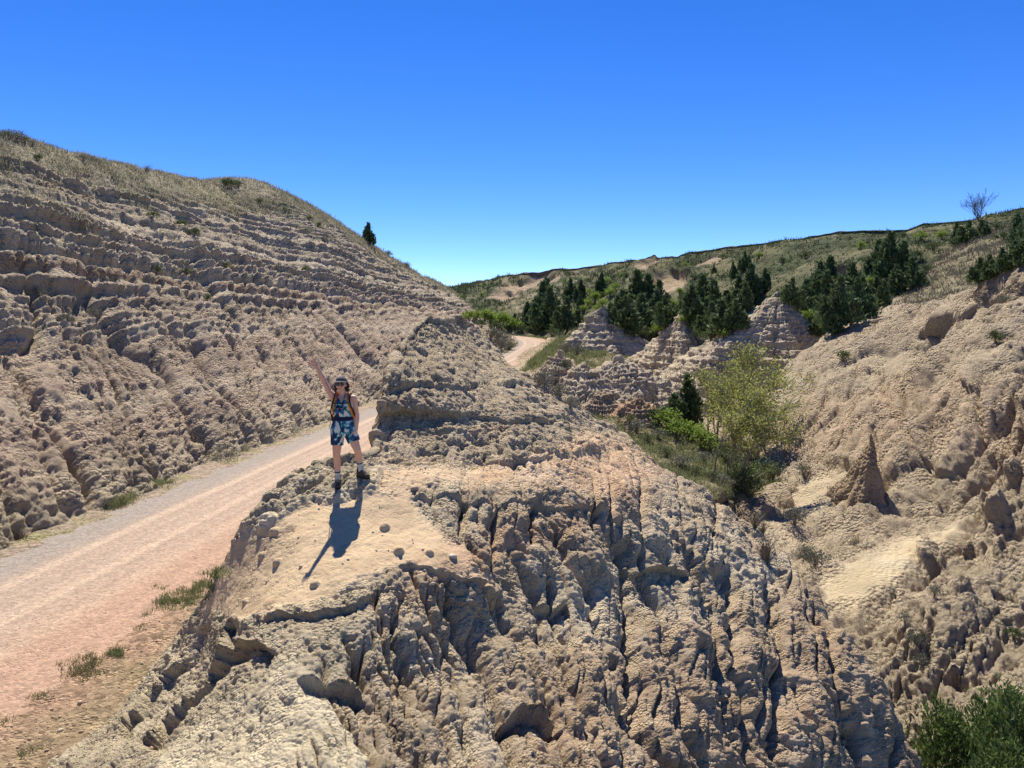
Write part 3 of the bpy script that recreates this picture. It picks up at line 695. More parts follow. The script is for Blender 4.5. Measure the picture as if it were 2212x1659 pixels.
# ---- right hillside
hpts = [(2400, 520, 40), (2212, 571, 44), (2160, 592, 46), (2116, 618, 48), (2050, 642, 52), (1980, 662, 56), (1901, 688, 58), (1850, 702, 60), (1777, 732, 60), (1730, 790, 57), (1690, 850, 53), (1665, 900, 50), (1655, 950, 47), (1648, 1000, 44), (1636, 1080, 39), (1640, 1150, 31), (1700, 1210, 27.5),
 (1800, 1300, 23.5), (1850, 1400, 20.5), (1950, 1500, 18), (2050, 1659, 15), (2212, 1659, 14.8), (2212, 1500, 17), (2212, 1400, 19), (2212, 1200, 23.5), (2212, 1000, 28.5), (2212, 800, 35), (2212, 650, 40.5), (2000, 800, 44.5), (1850, 800, 51), (1750, 900, 46.5), (2000, 1000, 33), (1850, 1000, 38),
 (1850, 1150, 29.5), (2000, 1200, 25.5), (1900, 1300, 22.5), (2050, 1300, 21.8), (2050, 1450, 18.6), (1900, 1100, 31.5), (2100, 900, 34), (1750, 1080, 36), (1740, 1150, 31.5), (2400, 1000, 26), (2400, 1400, 17.5), (2400, 700, 35), (2100, 1800, 13), (2400, 1800, 13)]
hv = np.array([560, 571, 585, 600, 619, 640, 662, 690, 715, 740, 770, 800, 840, 880, 920, 960, 1000, 1040, 1080, 1120, 1160, 1200, 1250, 1300, 1350, 1400, 1450, 1500, 1560, 1620, 1680, 1760, 1850], float)
hL = np.interp(hv, [560, 571, 600, 619, 640, 662, 690, 702, 732, 790, 850, 900, 950, 1000, 1080, 1150, 1250, 1400, 1600, 1850], [2235, 2212, 2152, 2116, 2050, 1980, 1901, 1852, 1778, 1730, 1692, 1667, 1655, 1648, 1632, 1620, 1640, 1720, 1850, 1950])
ht = np.linspace(0, 1, 34) ** 1.15
Ug = hL[:, None] + (2440 - hL)[:, None] * ht; Vg = hv[:, None] + 0 * Ug
Dg = np.exp(tps([(a, b) for a, b, c_ in hpts], np.log([c_ for a, b, c_ in hpts]), np.stack([Ug, Vg], -1), 1e-3))
core = P(Ug, Vg, Dg)
lsk = []
for j in range(1, 5):
    p = core[:, 0].copy(); p[:, 0] -= .35 * j * sstep(1000, 800, hv); p[:, 1] += 1.2 * j; p[:, 2] -= .35 * j * j; lsk.append(p)
full = np.concatenate([np.stack(lsk[::-1], 1), core], 1)
tsk = []
for j in range(1, 4):
    p = full[0].copy(); p[:, 0] += .6 * j; p[:, 1] += 1.5 * j; p[:, 2] -= .35 * j * j; tsk.append(p)
ctrl = np.concatenate([np.stack(tsk[::-1]), full], 0)
NR, NC = QN(540), QN(360)
cum = np.concatenate([[0], np.cumsum(np.concatenate([[3] * 3, np.diff(hv)]))]); pr = np.interp(np.linspace(0, cum[-1], NR), cum, np.arange(len(cum)))
pc = np.interp(np.linspace(0, 1, NC), [0, .04, 1], [0, 4, 37])
B = upsample(ctrl, pr, pc); nrm = smooth_grid(normals(B), 5); nrm *= np.sign(nrm[..., 2].mean()); Bf = B.astype(np.float32)
U, V, _ = project(B); U = U.astype(np.float32); V = V.astype(np.float32)
Uq = U + 18 * fbm(np.stack([U / 45, V / 45, 0 * U + 1.1], -1), 3, 125); Vq = V + 18 * fbm(np.stack([U / 45, V / 45, 0 * U + 5.1], -1), 3, 126)
chute = poly_mask(Uq, Vq, [(1760, 1270), (1850, 1220), (1960, 1160), (2080, 1115), (2060, 1150), (1990, 1200), (1930, 1260), (1850, 1310), (1790, 1310)], 20)
tal = poly_mask(Uq, Vq, [(1640, 1140), (1700, 1060), (1760, 1010), (1850, 1020), (1830, 1080), (1760, 1130), (1700, 1180)], 14)
steep = poly_mask(U, V, [(1660, 880), (1740, 850), (1900, 830), (2100, 850), (2300, 850), (2300, 1020), (2150, 1000), (2000, 990), (1900, 1060), (1850, 1000), (1760, 990), (1680, 980)], 22)
depth = .55 * fbm(Bf * .13, 2, 110) * (1 - chute) + .22 * fbm(Bf * .5, 2, 111) * (1 - chute * .8)
wob = perlin(np.stack([U / 60, V / 60, 0 * U], -1), 112) * 22
slope_ = np.interp(U, [1650, 1900, 2212], [-.5, -.55, -.5])
c1 = U - slope_ * (V - 900) * -1 * -1 + wob      # run-off lines lean down to the left
f1 = np.abs(perlin(np.stack([c1 / 46, V / 420, 0 * U], -1), 113)); f2 = np.abs(perlin(np.stack([c1 / 17, V / 160, 0 * U + 3], -1), 114))
rm = sstep(-.2, .35, perlin(Bf * .2, 109))
cd = (.85 * U + 1.0 * V) * .76 + wob * .8; al = (.76 * -U + .65 * V)
g1 = np.abs(perlin(np.stack([cd / 135, al / 700, 0 * U + 1], -1), 121)); g2 = np.abs(perlin(np.stack([cd / 48, al / 300, 0 * U + 6], -1), 122))
upm = (1 - chute) * (1 - tal) * sstep(1640, 1720, U) * (1 - .62 * sstep(1040, 1160, V)) * sstep(5, 80, V - np.interp(U, [1692, 1730, 1778, 1852, 1901, 1980, 2050, 2116, 2152, 2212, 2440], [850, 790, 732, 702, 690, 662, 640, 619, 600, 571, 560]))
depth += .18 * fbm(Bf * 1.1, 3, 123) * sstep(1040, 1160, V) * (1 - chute)
depth += upm * (3.0 * np.minimum(g1, .5) - .8 - .45 * np.exp(-g1 / .05) + (.8 * g2 - .34 * np.exp(-g2 / .06)) * (1 - .4 * steep))
depth += -(1 - chute) * (.65 * np.exp(-f1 / .045) * (.35 * rm + .7 * steep) + .26 * np.exp(-f2 / .06) * (.15 + .7 * steep))
for pl, w, d in [([(1990, 985), (2005, 1020), (1990, 1060)], 7, .35), ([(1892, 935), (1905, 970), (1912, 1015), (1905, 1055)], 6, .5), ([(1928, 860), (1925, 920), (1918, 985)], 4, .5), ([(1962, 850), (1958, 900), (1955, 950)], 4, .5), ([(2212, 1040), (2150, 1090), (2100, 1130), (2040, 1180), (1980, 1240)], 10, .5), ([(1880, 940), (1850, 1010), (1800, 1060)], 5, .25), ([(1790, 1110), (1830, 1060), (1860, 1025)], 5, .3), ([(2060, 650), (2030, 720), (1980, 780), (1930, 830)], 6, .4), ([(2120, 730), (2060, 800), (2010, 850), (1950, 900)], 7, .5), ([(2212, 880), (2120, 960), (2070, 1010)], 8, .5)]:
    dd, tt, sg = seg_dist(U + wob * .25, V, pl); depth += -d * (.6 * np.exp(-dd / (w * .6)) + .5 * np.exp(-(dd / (w * 2.2)) ** 1.5)) * sstep(0, .1, tt)
# overhanging pockets (dark undercut scoops) and stand-out knobs
for (x0, y0, rx, ry, d) in [(1880, 800, 30, 12, .6), (1865, 855, 16, 24, .5), (2125, 690, 18, 34, .45), (1925, 1375, 34, 18, .6), (2150, 1100, 34, 24, -.75), (2190, 1020, 22, 22, -.5), (2010, 1190, 30, 18, -.5), (2075, 1290, 28, 16, -.45), (1800, 1060, 10, 10, -.35), (2160, 1190, 20, 24, -.4), (2060, 1440, 30, 20, .5), (2170, 1290, 26, 16, .45), (2130, 870, 22, 14, -.4), (1735, 1180, 18, 12, -.35), (2085, 1180, 24, 14, .5)]:
    q = ((U - x0) / rx) ** 2 + ((V - y0) / ry) ** 2 + .5 * perlin(np.stack([U / 14, V / 14, 0 * U], -1), 115)
    m_ = sstep(1.2, .35, q)
    depth += -d * m_ * (np.clip(.5 - (V - y0) / ry * .5, 0, 1) if d > 0 else 1)
zz = Bf[..., 2] + .2 * fbm(Bf * .2, 2, 116); st, _ = strata(zz, .8, 7.0, .62)
depth += (st - .4) * .3 * (1 - chute) * np.clip(.4 + perlin(Bf * .3, 117), 0, 1.2) * (.4 + .6 * sstep(900, 700, V))
Pd = Bf + nrm.astype(np.float32) * depth[..., None]
k1 = dome(worley(Pd * 1.4, 29)); k2 = dome(worley(Pd * 4.0, 30)); k3 = dome(worley(Pd * 8.5, 31))
rgh = (1 - .75 * chute) * (1 - .6 * tal)
pt = sstep(-.3, .35, perlin(Bf * .45, 118)); near = sstep(34, 24, Bf[..., 1])
depth += rgh * (.12 * (k1 - .5) * pt + .19 * (k2 - .5) + .12 * (k3 - .5) * (.5 + .5 * near) + .06 * fbm(Pd * 2.2, 2, 119))
RH = Bf + nrm.astype(np.float32) * depth[..., None]
tone = fbm(Bf * .3, 3, 120)
c = arr(.47, .395, .31) + 0 * Bf
c = mixc(c, arr(.47, .36, .275), steep * .6)
c = mixc(c, arr(.44, .37, .29), sstep(900, 700, V) * .8)
c = mixc(c, arr(.47, .395, .285), np.clip(chute + tal * .4, 0, 1))
c = mixc(c, arr(.56, .50, .41), sstep(.1, .6, tone) * sstep(1100, 1300, V) * .6)
c *= (1 + .08 * tone)[..., None]
c = mixc(c, arr(.40, .33, .26), sstep(.35, .9, np.sin(zz * 3.1)) * .25 * (1 - chute))
righth_o = grid_mesh('right_hill', RH, np.concatenate([c, (1 - .45 * chute - .2 * tal)[..., None]], -1), M_mid)
RHG = (RH, chute)
print('right', time.time() - T0)

# ---- eroded pyramids below the bluff, and the fin on the right hillside
def clay_cone(name, u, v, D, slope, zbase, ex=1.0, ey=1.0, rot=0.0, seed=1, nr=150, na=260, rough=1.0, colr=(.54, .465, .375), lean=0, ridges=5, mat=None, led=1.0, back=2.2, flare=.9):
    pk = P(u, v, D); H = pk[2] - zbase
    nr, na = QN(nr * .75), QN(na * .75)
    a = np.linspace(0, 2 * math.pi, na)[None]; t = np.linspace(0, 1, nr)[:, None] ** .9
    rad = t ** (flare / .9) * H / slope * (1 + .12 * (t - .5))
    lob = 1 + .16 * np.cos(ridges * a + seed) * t + .1 * np.cos((ridges * 2 + 1) * a + seed * 2) * t + .07 * np.cos(3 * a + seed)
    lob = lob * (1 + .18 * perlin(np.stack([np.cos(a) * 1.3 + 0 * t, np.sin(a) * 1.3 + 0 * t, t * 2.2 + 0 * a + seed], -1), seed + 5)) 
    x = rad * lob * np.cos(a) * ex; y = rad * lob * np.sin(a) * ey
    y = np.where(y > 0, y * back, y); x = x + .25 * perlin(np.stack([t * 3 + 0 * a, 0 * a * t, 0 * a * t + seed], -1), seed + 6)
    cr_, sr_ = math.cos(rot), math.sin(rot)
    X = x * cr_ - y * sr_; Y = x * sr_ + y * cr_; Z = pk[2] - H * (t ** 1.0) + 0 * a
    Bc = np.stack([pk[0] + X + lean * (1 - t), pk[1] + Y, Z], -1).astype(np.float32)
    n_ = np.stack([np.cos(a + rot) * slope + 0 * t, np.sin(a + rot) * slope + 0 * t, 1 + 0 * a * t], -1); n_ /= np.linalg.norm(n_, axis=-1, keepdims=True); n_ = n_.astype(np.float32)
    ca = np.stack([np.cos(a) * 6 + 0 * t, np.sin(a) * 6 + 0 * t, t * 1.5 + 0 * a + seed], -1)
    zz = Bc[..., 2] + .15 * perlin(Bc * .3, seed)
    s1, _ = strata(zz, .85 * rough, seed, .6); s2, _ = strata(zz, .36 * rough, seed + 3, .6)
    env = sstep(0, .12, t)
    d = env * (-(.15 + .6 * led) * np.exp(-np.abs(perlin(ca, seed)) / .1) * rough * t + led * (s1 - .4) * .46 * rough * np.clip(.6 + perlin(Bc * .5, seed + 1), .0, 1.3) + led * (s2 - .4) * .18 * rough)
    d = d + .3 * rough * fbm(Bc * .4, 2, seed + 2) * env + rough * (.24 * (dome(worley(Bc * 1.1 / rough, seed)) - .5) + .22 * (dome(worley(Bc * 2.6 / rough, seed + 1)) - .5))
    Bc = Bc + n_ * d[..., None]; Bc[:, -1] = Bc[:, 0]
    tone = fbm(Bc * .3, 2, seed)
    c = arr(*colr) * (1 + .12 * tone[..., None] + .06 * np.sin(zz * 4)[..., None])
    return grid_mesh(name, Bc[::-1], c, mat or M_mid)
clay_cone('clay_pyramid', 1680, 633, 78, 1.22, -.2, 1.4, 1.15, .2, 3, 210, 360)
clay_cone('clay_pyramid', 1478, 664, 88, 1.6, .2, 1.05, 1.5, .1, 5, 150, 240)
clay_cone('clay_pyramid', 1300, 662, 118, 0.95, 1.5, 1.05, 1.0, 0, 8, 150, 260, 1.2)
clay_cone('clay_pyramid', 1790, 742, 74, 1.1, 1.0, 1.2, 1.3, .4, 12, 110, 200)
clay_cone('clay_mound', 1335, 768, 69, 0.72, 1.4, 1.1, 1.0, 0, 14, 170, 330)
clay_cone('clay_mound', 1207, 757, 72, 0.95, 1.8, .9, .9, 0, 17, 140, 260, .9, (.46, .39, .31))
clay_cone('clay_mound', 1262, 782, 66, 0.8, 1.6, .9, .9, 0, 19, 150, 280, .9)
clay_cone('clay_mound', 1378, 858, 56, 0.85, 1.0, 1.2, 1.0, 0, 23, 150, 260, .8, (.46, .33, .24))
clay_cone('clay_mound', 1300, 842, 58, 0.8, 1.2, .9, .9, 0, 27, 130, 240, .8, (.44, .35, .27))
clay_cone('clay_fin', 1884, 938, 33.0, 2.5, 1.9, .55, .9, .25, 21, 150, 200, .26, (.47, .36, .265), led=0, back=1.8, flare=1.12)

# ---- road, its bend, and the ground around it
def road_mesh():
    W = QN(50); t = np.linspace(-1, 1, W)
    nL = QN(1000)
    # finer rows near the camera
    Yp = np.concatenate([np.linspace(0, 160, int(nL * .62)), np.linspace(160.5, 419, nL - int(nL * .62))])
    i0 = np.clip(Yp.astype(int), 0, 418); f = (Yp - i0)[:, None]
    C = RCf[i0] * (1 - f) + RCf[i0 + 1] * f; S_ = side[i0] * (1 - f) + side[i0 + 1] * f
    L = np.concatenate([[0], np.cumsum(np.linalg.norm(np.diff(C, axis=0), axis=1))])
    wdt = rw * (1 + .04 * perlin(np.stack([L * .25, 0 * L, 0 * L], -1), 130))[:, None] * (1 + .28 * sstep(195, 235, Yp))[:, None]
    G_ = C[:, None] + S_[:, None] * (t[None, :, None] * wdt[..., None])
    G_[..., 2] += .10 * (1 - t[None] ** 2) + .0
    lat = (t[None] * rw + 0 * L[:, None]).astype(np.float32); lon = (L[:, None] + 0 * t[None]).astype(np.float32)
    q = np.stack([lat * .4, lon * .03, 0 * lat], -1)
    rut = lambda c0, w: np.exp(-((lat - c0 + .25 * perlin(q, 131 + int(c0 * 3))) / w) ** 2)
    ruts = rut(-1.35, .17) + .9 * rut(.25, .20) + .5 * rut(1.4, .22) + .4 * rut(-.75, .10) + .35 * rut(-.2, .08) + .3 * rut(.8, .1)
    G_[..., 2] += -.018 * ruts + .012 * fbm(np.stack([lat * 3, lon * 3, 0 * lat], -1), 2, 132)
    st_ = .6 + .4 * perlin(np.stack([lat * 1.2, lon * .03, 0 * lat + 3], -1), 133)
    fine = perlin(np.stack([lat * 6, lon * .05, 0 * lat + 3], -1), 135)
    g = arr(.43, .335, .29) + 0 * G_
    g = mixc(g, arr(.46, .315, .25), sstep(-.3, 2.6, lat + .5 * perlin(np.stack([lat * .6, lon * .12, 0 * lat], -1), 134)))
    g = mixc(g, arr(.32, .295, .29), sstep(-.9, -2.6, lat) * .8)
    g = mixc(g, arr(.68, .53, .42), np.clip(ruts * (.25 + .6 * st_), 0, .85))
    g = g * (1 + .10 * fine[..., None])
    g = g * .86
    return grid_mesh('road', G_, g, M_road), L
def gravel_material(name, scale, bump, contrast=.35, dist=.02, speck=.3):
    m = clay_material(name, (scale * .12, scale), bump=bump, dist=dist, contrast=contrast, speck=speck)
    return m
M_road = gravel_material('road_gravel', 22.0, .9, .14, .02, .22)
road_o, _ = road_mesh()
# shoulder and ditch ground on the right of the road up to the ridge, and the strip at the foot of the hill
GRIDS = {}
def strip(name, off0, off1, i0, i1, n, m_, dz0, dz1, colf, mat, amp):
    t = np.linspace(0, 1, m_); idx = np.linspace(i0, i1, n) if not hasattr(i0, '__len__') else i0; n = len(idx); a = idx.astype(int); a = np.clip(a, 0, 418); f = (idx - a)[:, None]
    C = RCf[a] * (1 - f) + RCf[a + 1] * f; S_ = side[a] * (1 - f) + side[a + 1] * f
    off = off0 + (off1 - off0) * t
    G_ = C[:, None] + S_[:, None] * off[None, :, None]
    G_[..., 2] += dz0 + (dz1 - dz0) * np.maximum(t[None] - .09, 0)
    Gf = G_.astype(np.float32)
    G_[..., 2] += amp * (fbm(Gf * .8, 2, 140) * sstep(0, .15, t)[None] + .5 * fbm(Gf * 2.2, 2, 141) * sstep(0, .1, t)[None] + .5 * (.5 - np.clip(worley(Gf * 3.2, 40), 0, 1)) * sstep(0.02, .12, t)[None])
    GRIDS[name] = G_
    return grid_mesh(name, G_, colf(Gf, t), mat)
M_shoulder = gravel_material('shoulder_gravel', 16.0, 1.0, .22, .05, .40)
def shc(Gf, t):
    c = arr(.40, .275, .205) + 0 * Gf
    c = mixc(c, arr(.34, .26, .18), sstep(.04, .16, t[None] + .1 * fbm(Gf * .7, 2, 142)))
    c = mixc(c, arr(.36, .29, .17), sstep(.1, .5, fbm(Gf * 1.1, 2, 143)) * sstep(.1, .2, t)[None] * .5)
    return c
strip('road_shoulder', rw - .5, rw + 7.5, np.concatenate([np.linspace(30, 85, 420), np.linspace(85.5, 152, 120)]), 0, 0, QN(120), .012, -.25, shc, M_shoulder, .06)
strip('road_verge', -rw - 1.6, -rw + .9, 0, 419, QN(600), QN(18), .07, -.02, lambda Gf, t: mixc(arr(.36, .29, .24) + 0 * Gf, arr(.30, .27, .16), sstep(0, .5, fbm(Gf * .6, 2, 144))), M_shoulder, .05)
strip('bend_verge', rw - .2, rw + 9, 148, 419, QN(240), QN(60), .02, -1.2, lambda Gf, t: mixc(arr(.13, .155, .065) + 0 * Gf, arr(.22, .22, .11), sstep(0, .5, fbm(Gf * .4, 2, 145))), M_mid, .2)
strip('inner_verge', -rw - 9, -rw + .3, 215, 419, QN(240), QN(60), .5, .0, lambda Gf, t: mixc(arr(.20, .20, .11) + 0 * Gf, arr(.34, .31, .20), sstep(0, .5, fbm(Gf * .4, 2, 146))), M_mid, .25)
# low ground that carries everything, out to the horizon
r_ = np.concatenate([np.linspace(0, 60, 14), np.linspace(75, 460, 30), [700, 1200, 2500, 5000]]); a_ = np.linspace(0, 2 * math.pi, 97)
Gx = r_[:, None] * np.cos(a_); Gy = r_[:, None] * np.sin(a_) + 60
Gz = -1.2 + .6 * fbm(np.stack([Gx * .01, Gy * .01, 0 * Gx], -1), 2, 150)
gc = mixc(arr(.26, .24, .14) + np.zeros(Gx.shape + (3,), np.float32), arr(.38, .32, .22), sstep(-.3, .4, fbm(np.stack([Gx * .02, Gy * .02, 0 * Gx], -1), 2, 151)))
ground_o = grid_mesh('ground', np.stack([Gx, Gy, Gz], -1), gc, M_far, keep=False)
# plateau the bluff and the left hill belong to
print('terrain', time.time() - T0)
SU = np.concatenate(SURF)
order = np.argsort(SU[:, 0]); SU = SU[order]; SUu = SU[:, 0].copy()
def stand(u, v, r=4.0):
    """nearest visible terrain point under a picture position"""
    for k in range(5):
        a, b = np.searchsorted(SUu, [u - r, u + r]); s = SU[a:b]
        s = s[np.abs(s[:, 1] - v) < r]
        if len(s) >= 2:
            d = s[:, 2]; m_ = s[d < d.min() * 1.04]
            m_ = m_[np.argmin((m_[:, 0] - u) ** 2 + (m_[:, 1] - v) ** 2)]
            return Vector((float(m_[3]), float(m_[4]), float(m_[5])))
        r *= 1.6
    return None
# ------------------------------------------------------------------ plants
M_jun = leaf_material('juniper_needles', (.040, .075, .030), (.15, .20, .08), 2.2, .25)
M_jun2 = leaf_material('juniper_needles_light', (.06, .095, .035), (.13, .165, .06), 2.2, .2)
M_lime = leaf_material('spring_leaves', (.13, .20, .035), (.28, .36, .07), 1.6, .4)
M_yel = leaf_material('cottonwood_leaves', (.20, .24, .05), (.40, .40, .12), 1.2, .45)
M_shrub = leaf_material('dark_shrub_leaves', (.05, .085, .03), (.14, .17, .065), 2.0, .25)
M_sage = leaf_material('sagebrush_leaves', (.12, .125, .085), (.24, .235, .17), 6.0, .2)
M_dry = leaf_material('dry_stems', (.19, .155, .10), (.42, .35, .23), 5.0, .3)
M_grass = leaf_material('grass_blades', (.10, .13, .045), (.27, .27, .13), .8, .4)
M_hgrass = leaf_material('hill_grass_blades', (.19, .185, .12), (.40, .365, .25), .35, .35)
M_bark = plain('bark', (.16, .125, .095), .9, .3, 6, .1)
M_barkp = plain('pale_bark', (.27, .235, .19), .9, .25, 6, .1)

def unit(v): return v / (np.linalg.norm(v, axis=-1, keepdims=True) + 1e-9)
class Mesher:
    def __init__(s): s.V = []; s.F = []; s.n = 0
    def add(s, V, F): s.V.append(np.asarray(V, float)); s.F += [tuple(int(i) + s.n for i in f) for f in F]; s.n += len(V)
    def tube(s, pts, rad, k=5):
        pts = np.asarray(pts, float); n = len(pts)
        t = unit(np.gradient(pts, axis=0)); ref = np.array([0.31, .17, .93]); ref2 = np.array([1., 0, 0])
        a = np.cross(t, ref); bad = np.linalg.norm(a, axis=1) < .1; a[bad] = np.cross(t[bad], ref2); a = unit(a); b = np.cross(t, a)
        th = np.linspace(0, 2 * math.pi, k, endpoint=False)
        r = np.asarray(rad, float)[:, None, None]
        V = pts[:, None] + r * (a[:, None] * np.cos(th)[None, :, None] + b[:, None] * np.sin(th)[None, :, None])
        F = [(i * k + j, i * k + (j + 1) % k, (i + 1) * k + (j + 1) % k, (i + 1) * k + j) for i in range(n - 1) for j in range(k)]
        s.add(V.reshape(-1, 3), F)
    def obj(s, name, mat, parent=None, smooth=False): return mesh_from(name, np.concatenate(s.V), s.F, mat, parent, smooth)
def leaf_quads(C, size, dirs=None, aspect=1.0, r=None, jitter=.5):
    """one leaf-sized face per centre; dirs = growth direction"""
    r = r or np.random.default_rng(1)
    n = len(C); size = np.broadcast_to(np.asarray(size, float), (n,)) * r.uniform(.65, 1.35, n)
    d = unit(r.normal(size=(n, 3))) if dirs is None else unit(dirs + jitter * r.normal(size=(n, 3)))
    s_ = unit(np.cross(d, unit(r.normal(size=(n, 3)))))
    h = d * (size * aspect * .5)[:, None]; w = s_ * (size * .5)[:, None]
    V = np.stack([C - h, C + w * .9, C + h, C - w * .9], 1).reshape(-1, 3)
    return V, np.arange(4 * n).reshape(n, 4)
def make_juniper(seed, H=4.0, Wd=2.2, n=1500, leaf=.24, fine=False):
    r = np.random.default_rng(seed)
    nl = 7 if not fine else 34
    V = []; D = []; tips = []
    for k in range(nl):           # several pointed leaders, each clothed in upright sprays
        a = r.uniform(0, 6.283); q0 = 0 if k == 0 else (Wd / 2) * math.sqrt(r.uniform(.08, 1)) * .72
        hk = H * (1.0 if k == 0 else r.uniform(.62, .95) * (1 - .38 * q0 / (Wd / 2)) * (1.1 if fine else 1))
        ax = np.array([math.cos(a) * q0, math.sin(a) * q0, 0]); wk = Wd * r.uniform(.26, .38) * (1 if not fine else .72)
        m = int(n / nl * (hk / H + .15)); z = r.uniform(0, 1, m) ** .85; ang = r.uniform(0, 6.283, m); rad = wk * (1 - z) ** .55 * np.sqrt(r.uniform(.15, 1, m)) * (1 + .35 * np.sin(ang * 3 + z * 14 + k))
        base = np.array([0, 0, .03 * H]); lo = .06 * hk + .10 * H * (q0 / Wd)
        c = ax * (1 + .25 * z[:, None]) + np.stack([rad * np.cos(ang), rad * np.sin(ang), lo + (hk - lo) * z], -1) + r.normal(size=(m, 3)) * .03 * Wd
        V.append(c); D.append(np.stack([np.cos(ang) * .55, np.sin(ang) * .55, 1 + 0 * ang], -1)); tips.append((base, ax * 1.2 + np.array([0, 0, hk * .8])))
    C = np.concatenate(V); D = np.concatenate(D); keep = C[:, 2] > .12
    return C[keep], D[keep], tips
JUN = []
def juniper_mesh(seed, H, Wd, n, leaf, mat, fine=False):
    C, D, tips = make_juniper(seed, H, Wd, n, leaf, fine)
    V, F = leaf_quads(C, leaf * .8, D, 2.8, np.random.default_rng(seed), .45)
    crown = mesh_from('crown', V, F, mat)
    M = Mesher(); M.tube([(0, 0, -.5), (0.03, .02, H * .3), (0, .04, H * .82)], [H * .032, H * .024, .01], 6)
    for b, t in tips: M.tube([b * .9, (b + t) / 2 + np.array([0, 0, -.03]), b + (t - b) * .85], [H * .009, H * .005, .004], 4)
    trunk = M.obj('trunk', M_bark)
    return crown, trunk
for k, (H, Wd) in enumerate([(4.0, 2.0), (4.0, 2.5), (4.0, 1.7), (4.0, 2.9), (4.0, 2.3)]):
    JUN.append(juniper_mesh(100 + k, H, Wd, 2000, .24, M_jun2 if k == 4 else M_jun))
proto_objs = [o for p in JUN for o in p]
def put_tree(name, protos, loc, s, rz, label, cat, group=None, sx=1.0):
    root = empty(name, loc, label, cat, group)
    root.rotation_euler = (0, 0, rz); root.scale = (s * sx, s * sx, s)
    for p in protos:
        c = p.copy(); col.objects.link(c); c.parent = root
    return root
def px_height(loc, px):
    return px / FPX * (loc.y * CP + (loc.z - CAMZ) * SP)
def juniper(u, vb, vt, k=None, label='', group=None, wf=1.0):
    p = stand(u, vb)
    if p is None: return
    h = px_height(p, vb - vt) * 1.04
    k = random.randrange(4) if k is None else k
    put_tree('juniper_tree', JUN[k], p, h / 4.0, random.uniform(0, 6.28), label, 'juniper', group, wf * random.uniform(1.0, 1.3))
JL = [
 ('dark junipers clumped right behind the road bend', 'junipers behind the road bend', [(1139, 700, 655), (1158, 698, 645), (1172, 702, 612), (1188, 712, 626), (1111, 704, 678), (1206, 700, 650), (1180, 680, 606), (1148, 706, 668)]),
 ('narrow dark juniper closest to the left foot of the first clay pyramid', None, [(1224, 716, 646)]),
 ('two dark junipers on open slope above the road bend clump', 'two junipers above the bend', [(1230, 650, 603), (1256, 656, 606)]),
 ('tiny juniper left of the pair above the road bend', None, [(1200, 658, 634)]), ('short juniper directly below the pair above the road bend', None, [(1253, 672, 638)]),
 ('lone upright juniper on the slope just right of the pair above the bend', None, [(1300, 640, 592)]),
 ('dark junipers above the hollow beside the first pyramid', 'junipers above the first hollow', [(1350, 706, 642), (1335, 690, 640), (1375, 700, 590), (1400, 690, 598), (1385, 722, 640), (1415, 715, 630), (1436, 706, 640), (1422, 690, 612), (1362, 722, 662), (1402, 724, 668)]),
 ('dark junipers above the hollow between second and third pyramid', 'junipers above the second hollow', [(1492, 690, 618), (1515, 700, 600), (1540, 705, 612), (1500, 712, 650), (1535, 728, 655), (1558, 726, 652), (1588, 716, 650), (1572, 700, 640), (1520, 725, 680)]),
 ('small juniper above the pyramids, lower one of the pair on the grassy slope', None, [(1584, 603, 570)]), ('small juniper above the pyramids, upper one of the pair on the grassy slope', None, [(1607, 586, 547)]),
 ('junipers clumped behind the peak of the third pyramid', 'junipers behind the third pyramid', [(1596, 668, 600), (1622, 662, 575), (1650, 634, 584), (1608, 675, 612)]),
 ('junipers in the big thicket beside the third pyramid', 'junipers right of the third pyramid', [(1712, 655, 600), (1742, 678, 606), (1762, 694, 600), (1784, 696, 590), (1812, 706, 600), (1850, 690, 606), (1838, 650, 575), (1800, 722, 645), (1776, 712, 655), (1825, 700, 636), (1770, 660, 572), (1862, 660, 600), (1790, 640, 560)]),
 ('junipers clumped high on the slope beside the slump scar', 'junipers high right of the slump scar', [(1895, 600, 524), (1922, 605, 508), (1950, 610, 526), (1968, 625, 560), (1935, 640, 575), (1908, 662, 608), (1890, 650, 598)]),
 ('dark junipers clumped beneath the bare skyline tree', 'junipers under the bare tree', [(2066, 530, 482), (2090, 526, 480), (2118, 514, 476)]),
 ('two junipers just under the right skyline', 'junipers under the right skyline', [(2196, 520, 462), (2218, 540, 468)]),
 ('dark junipers peeking over the crest of the right hillside', 'junipers over the right crest', [(2112, 612, 560), (2136, 606, 552), (2162, 592, 540), (2190, 582, 524), (2215, 574, 505)]),
]
ORD = ['first', 'second', 'third', 'fourth', 'fifth', 'sixth', 'seventh', 'eighth', 'ninth', 'tenth', 'eleventh', 'twelfth', 'thirteenth', 'fourteenth']
def nth(i, n):
    return 'leftmost' if i == 0 else ('rightmost' if i == n - 1 else ORD[i] + ' from left')
for lab, grp, L in JL:
    L = sorted(L)
    for i, (u, vb, vt) in enumerate(L): juniper(u, vb, vt, None, lab if len(L) == 1 else nth(i, len(L)) + ' of the ' + lab, grp, 1.15 if len(L) > 2 else 1.0)
juniper(1767, 728, 678, 4, 'pale green juniper at the lowest edge of the big thicket', None, 1.1)
juniper(1540, 590, 575, 4, 'small round juniper high on the slope below the skyline rim', None, 1.3)
juniper(797, 530, 484, 0, 'lone juniper standing on the skyline of the left hill', None, 1.1)
juniper(1483, 925, 815, 2, 'dark conical juniper in the gully beside the yellow-green saplings', None, 1.25)
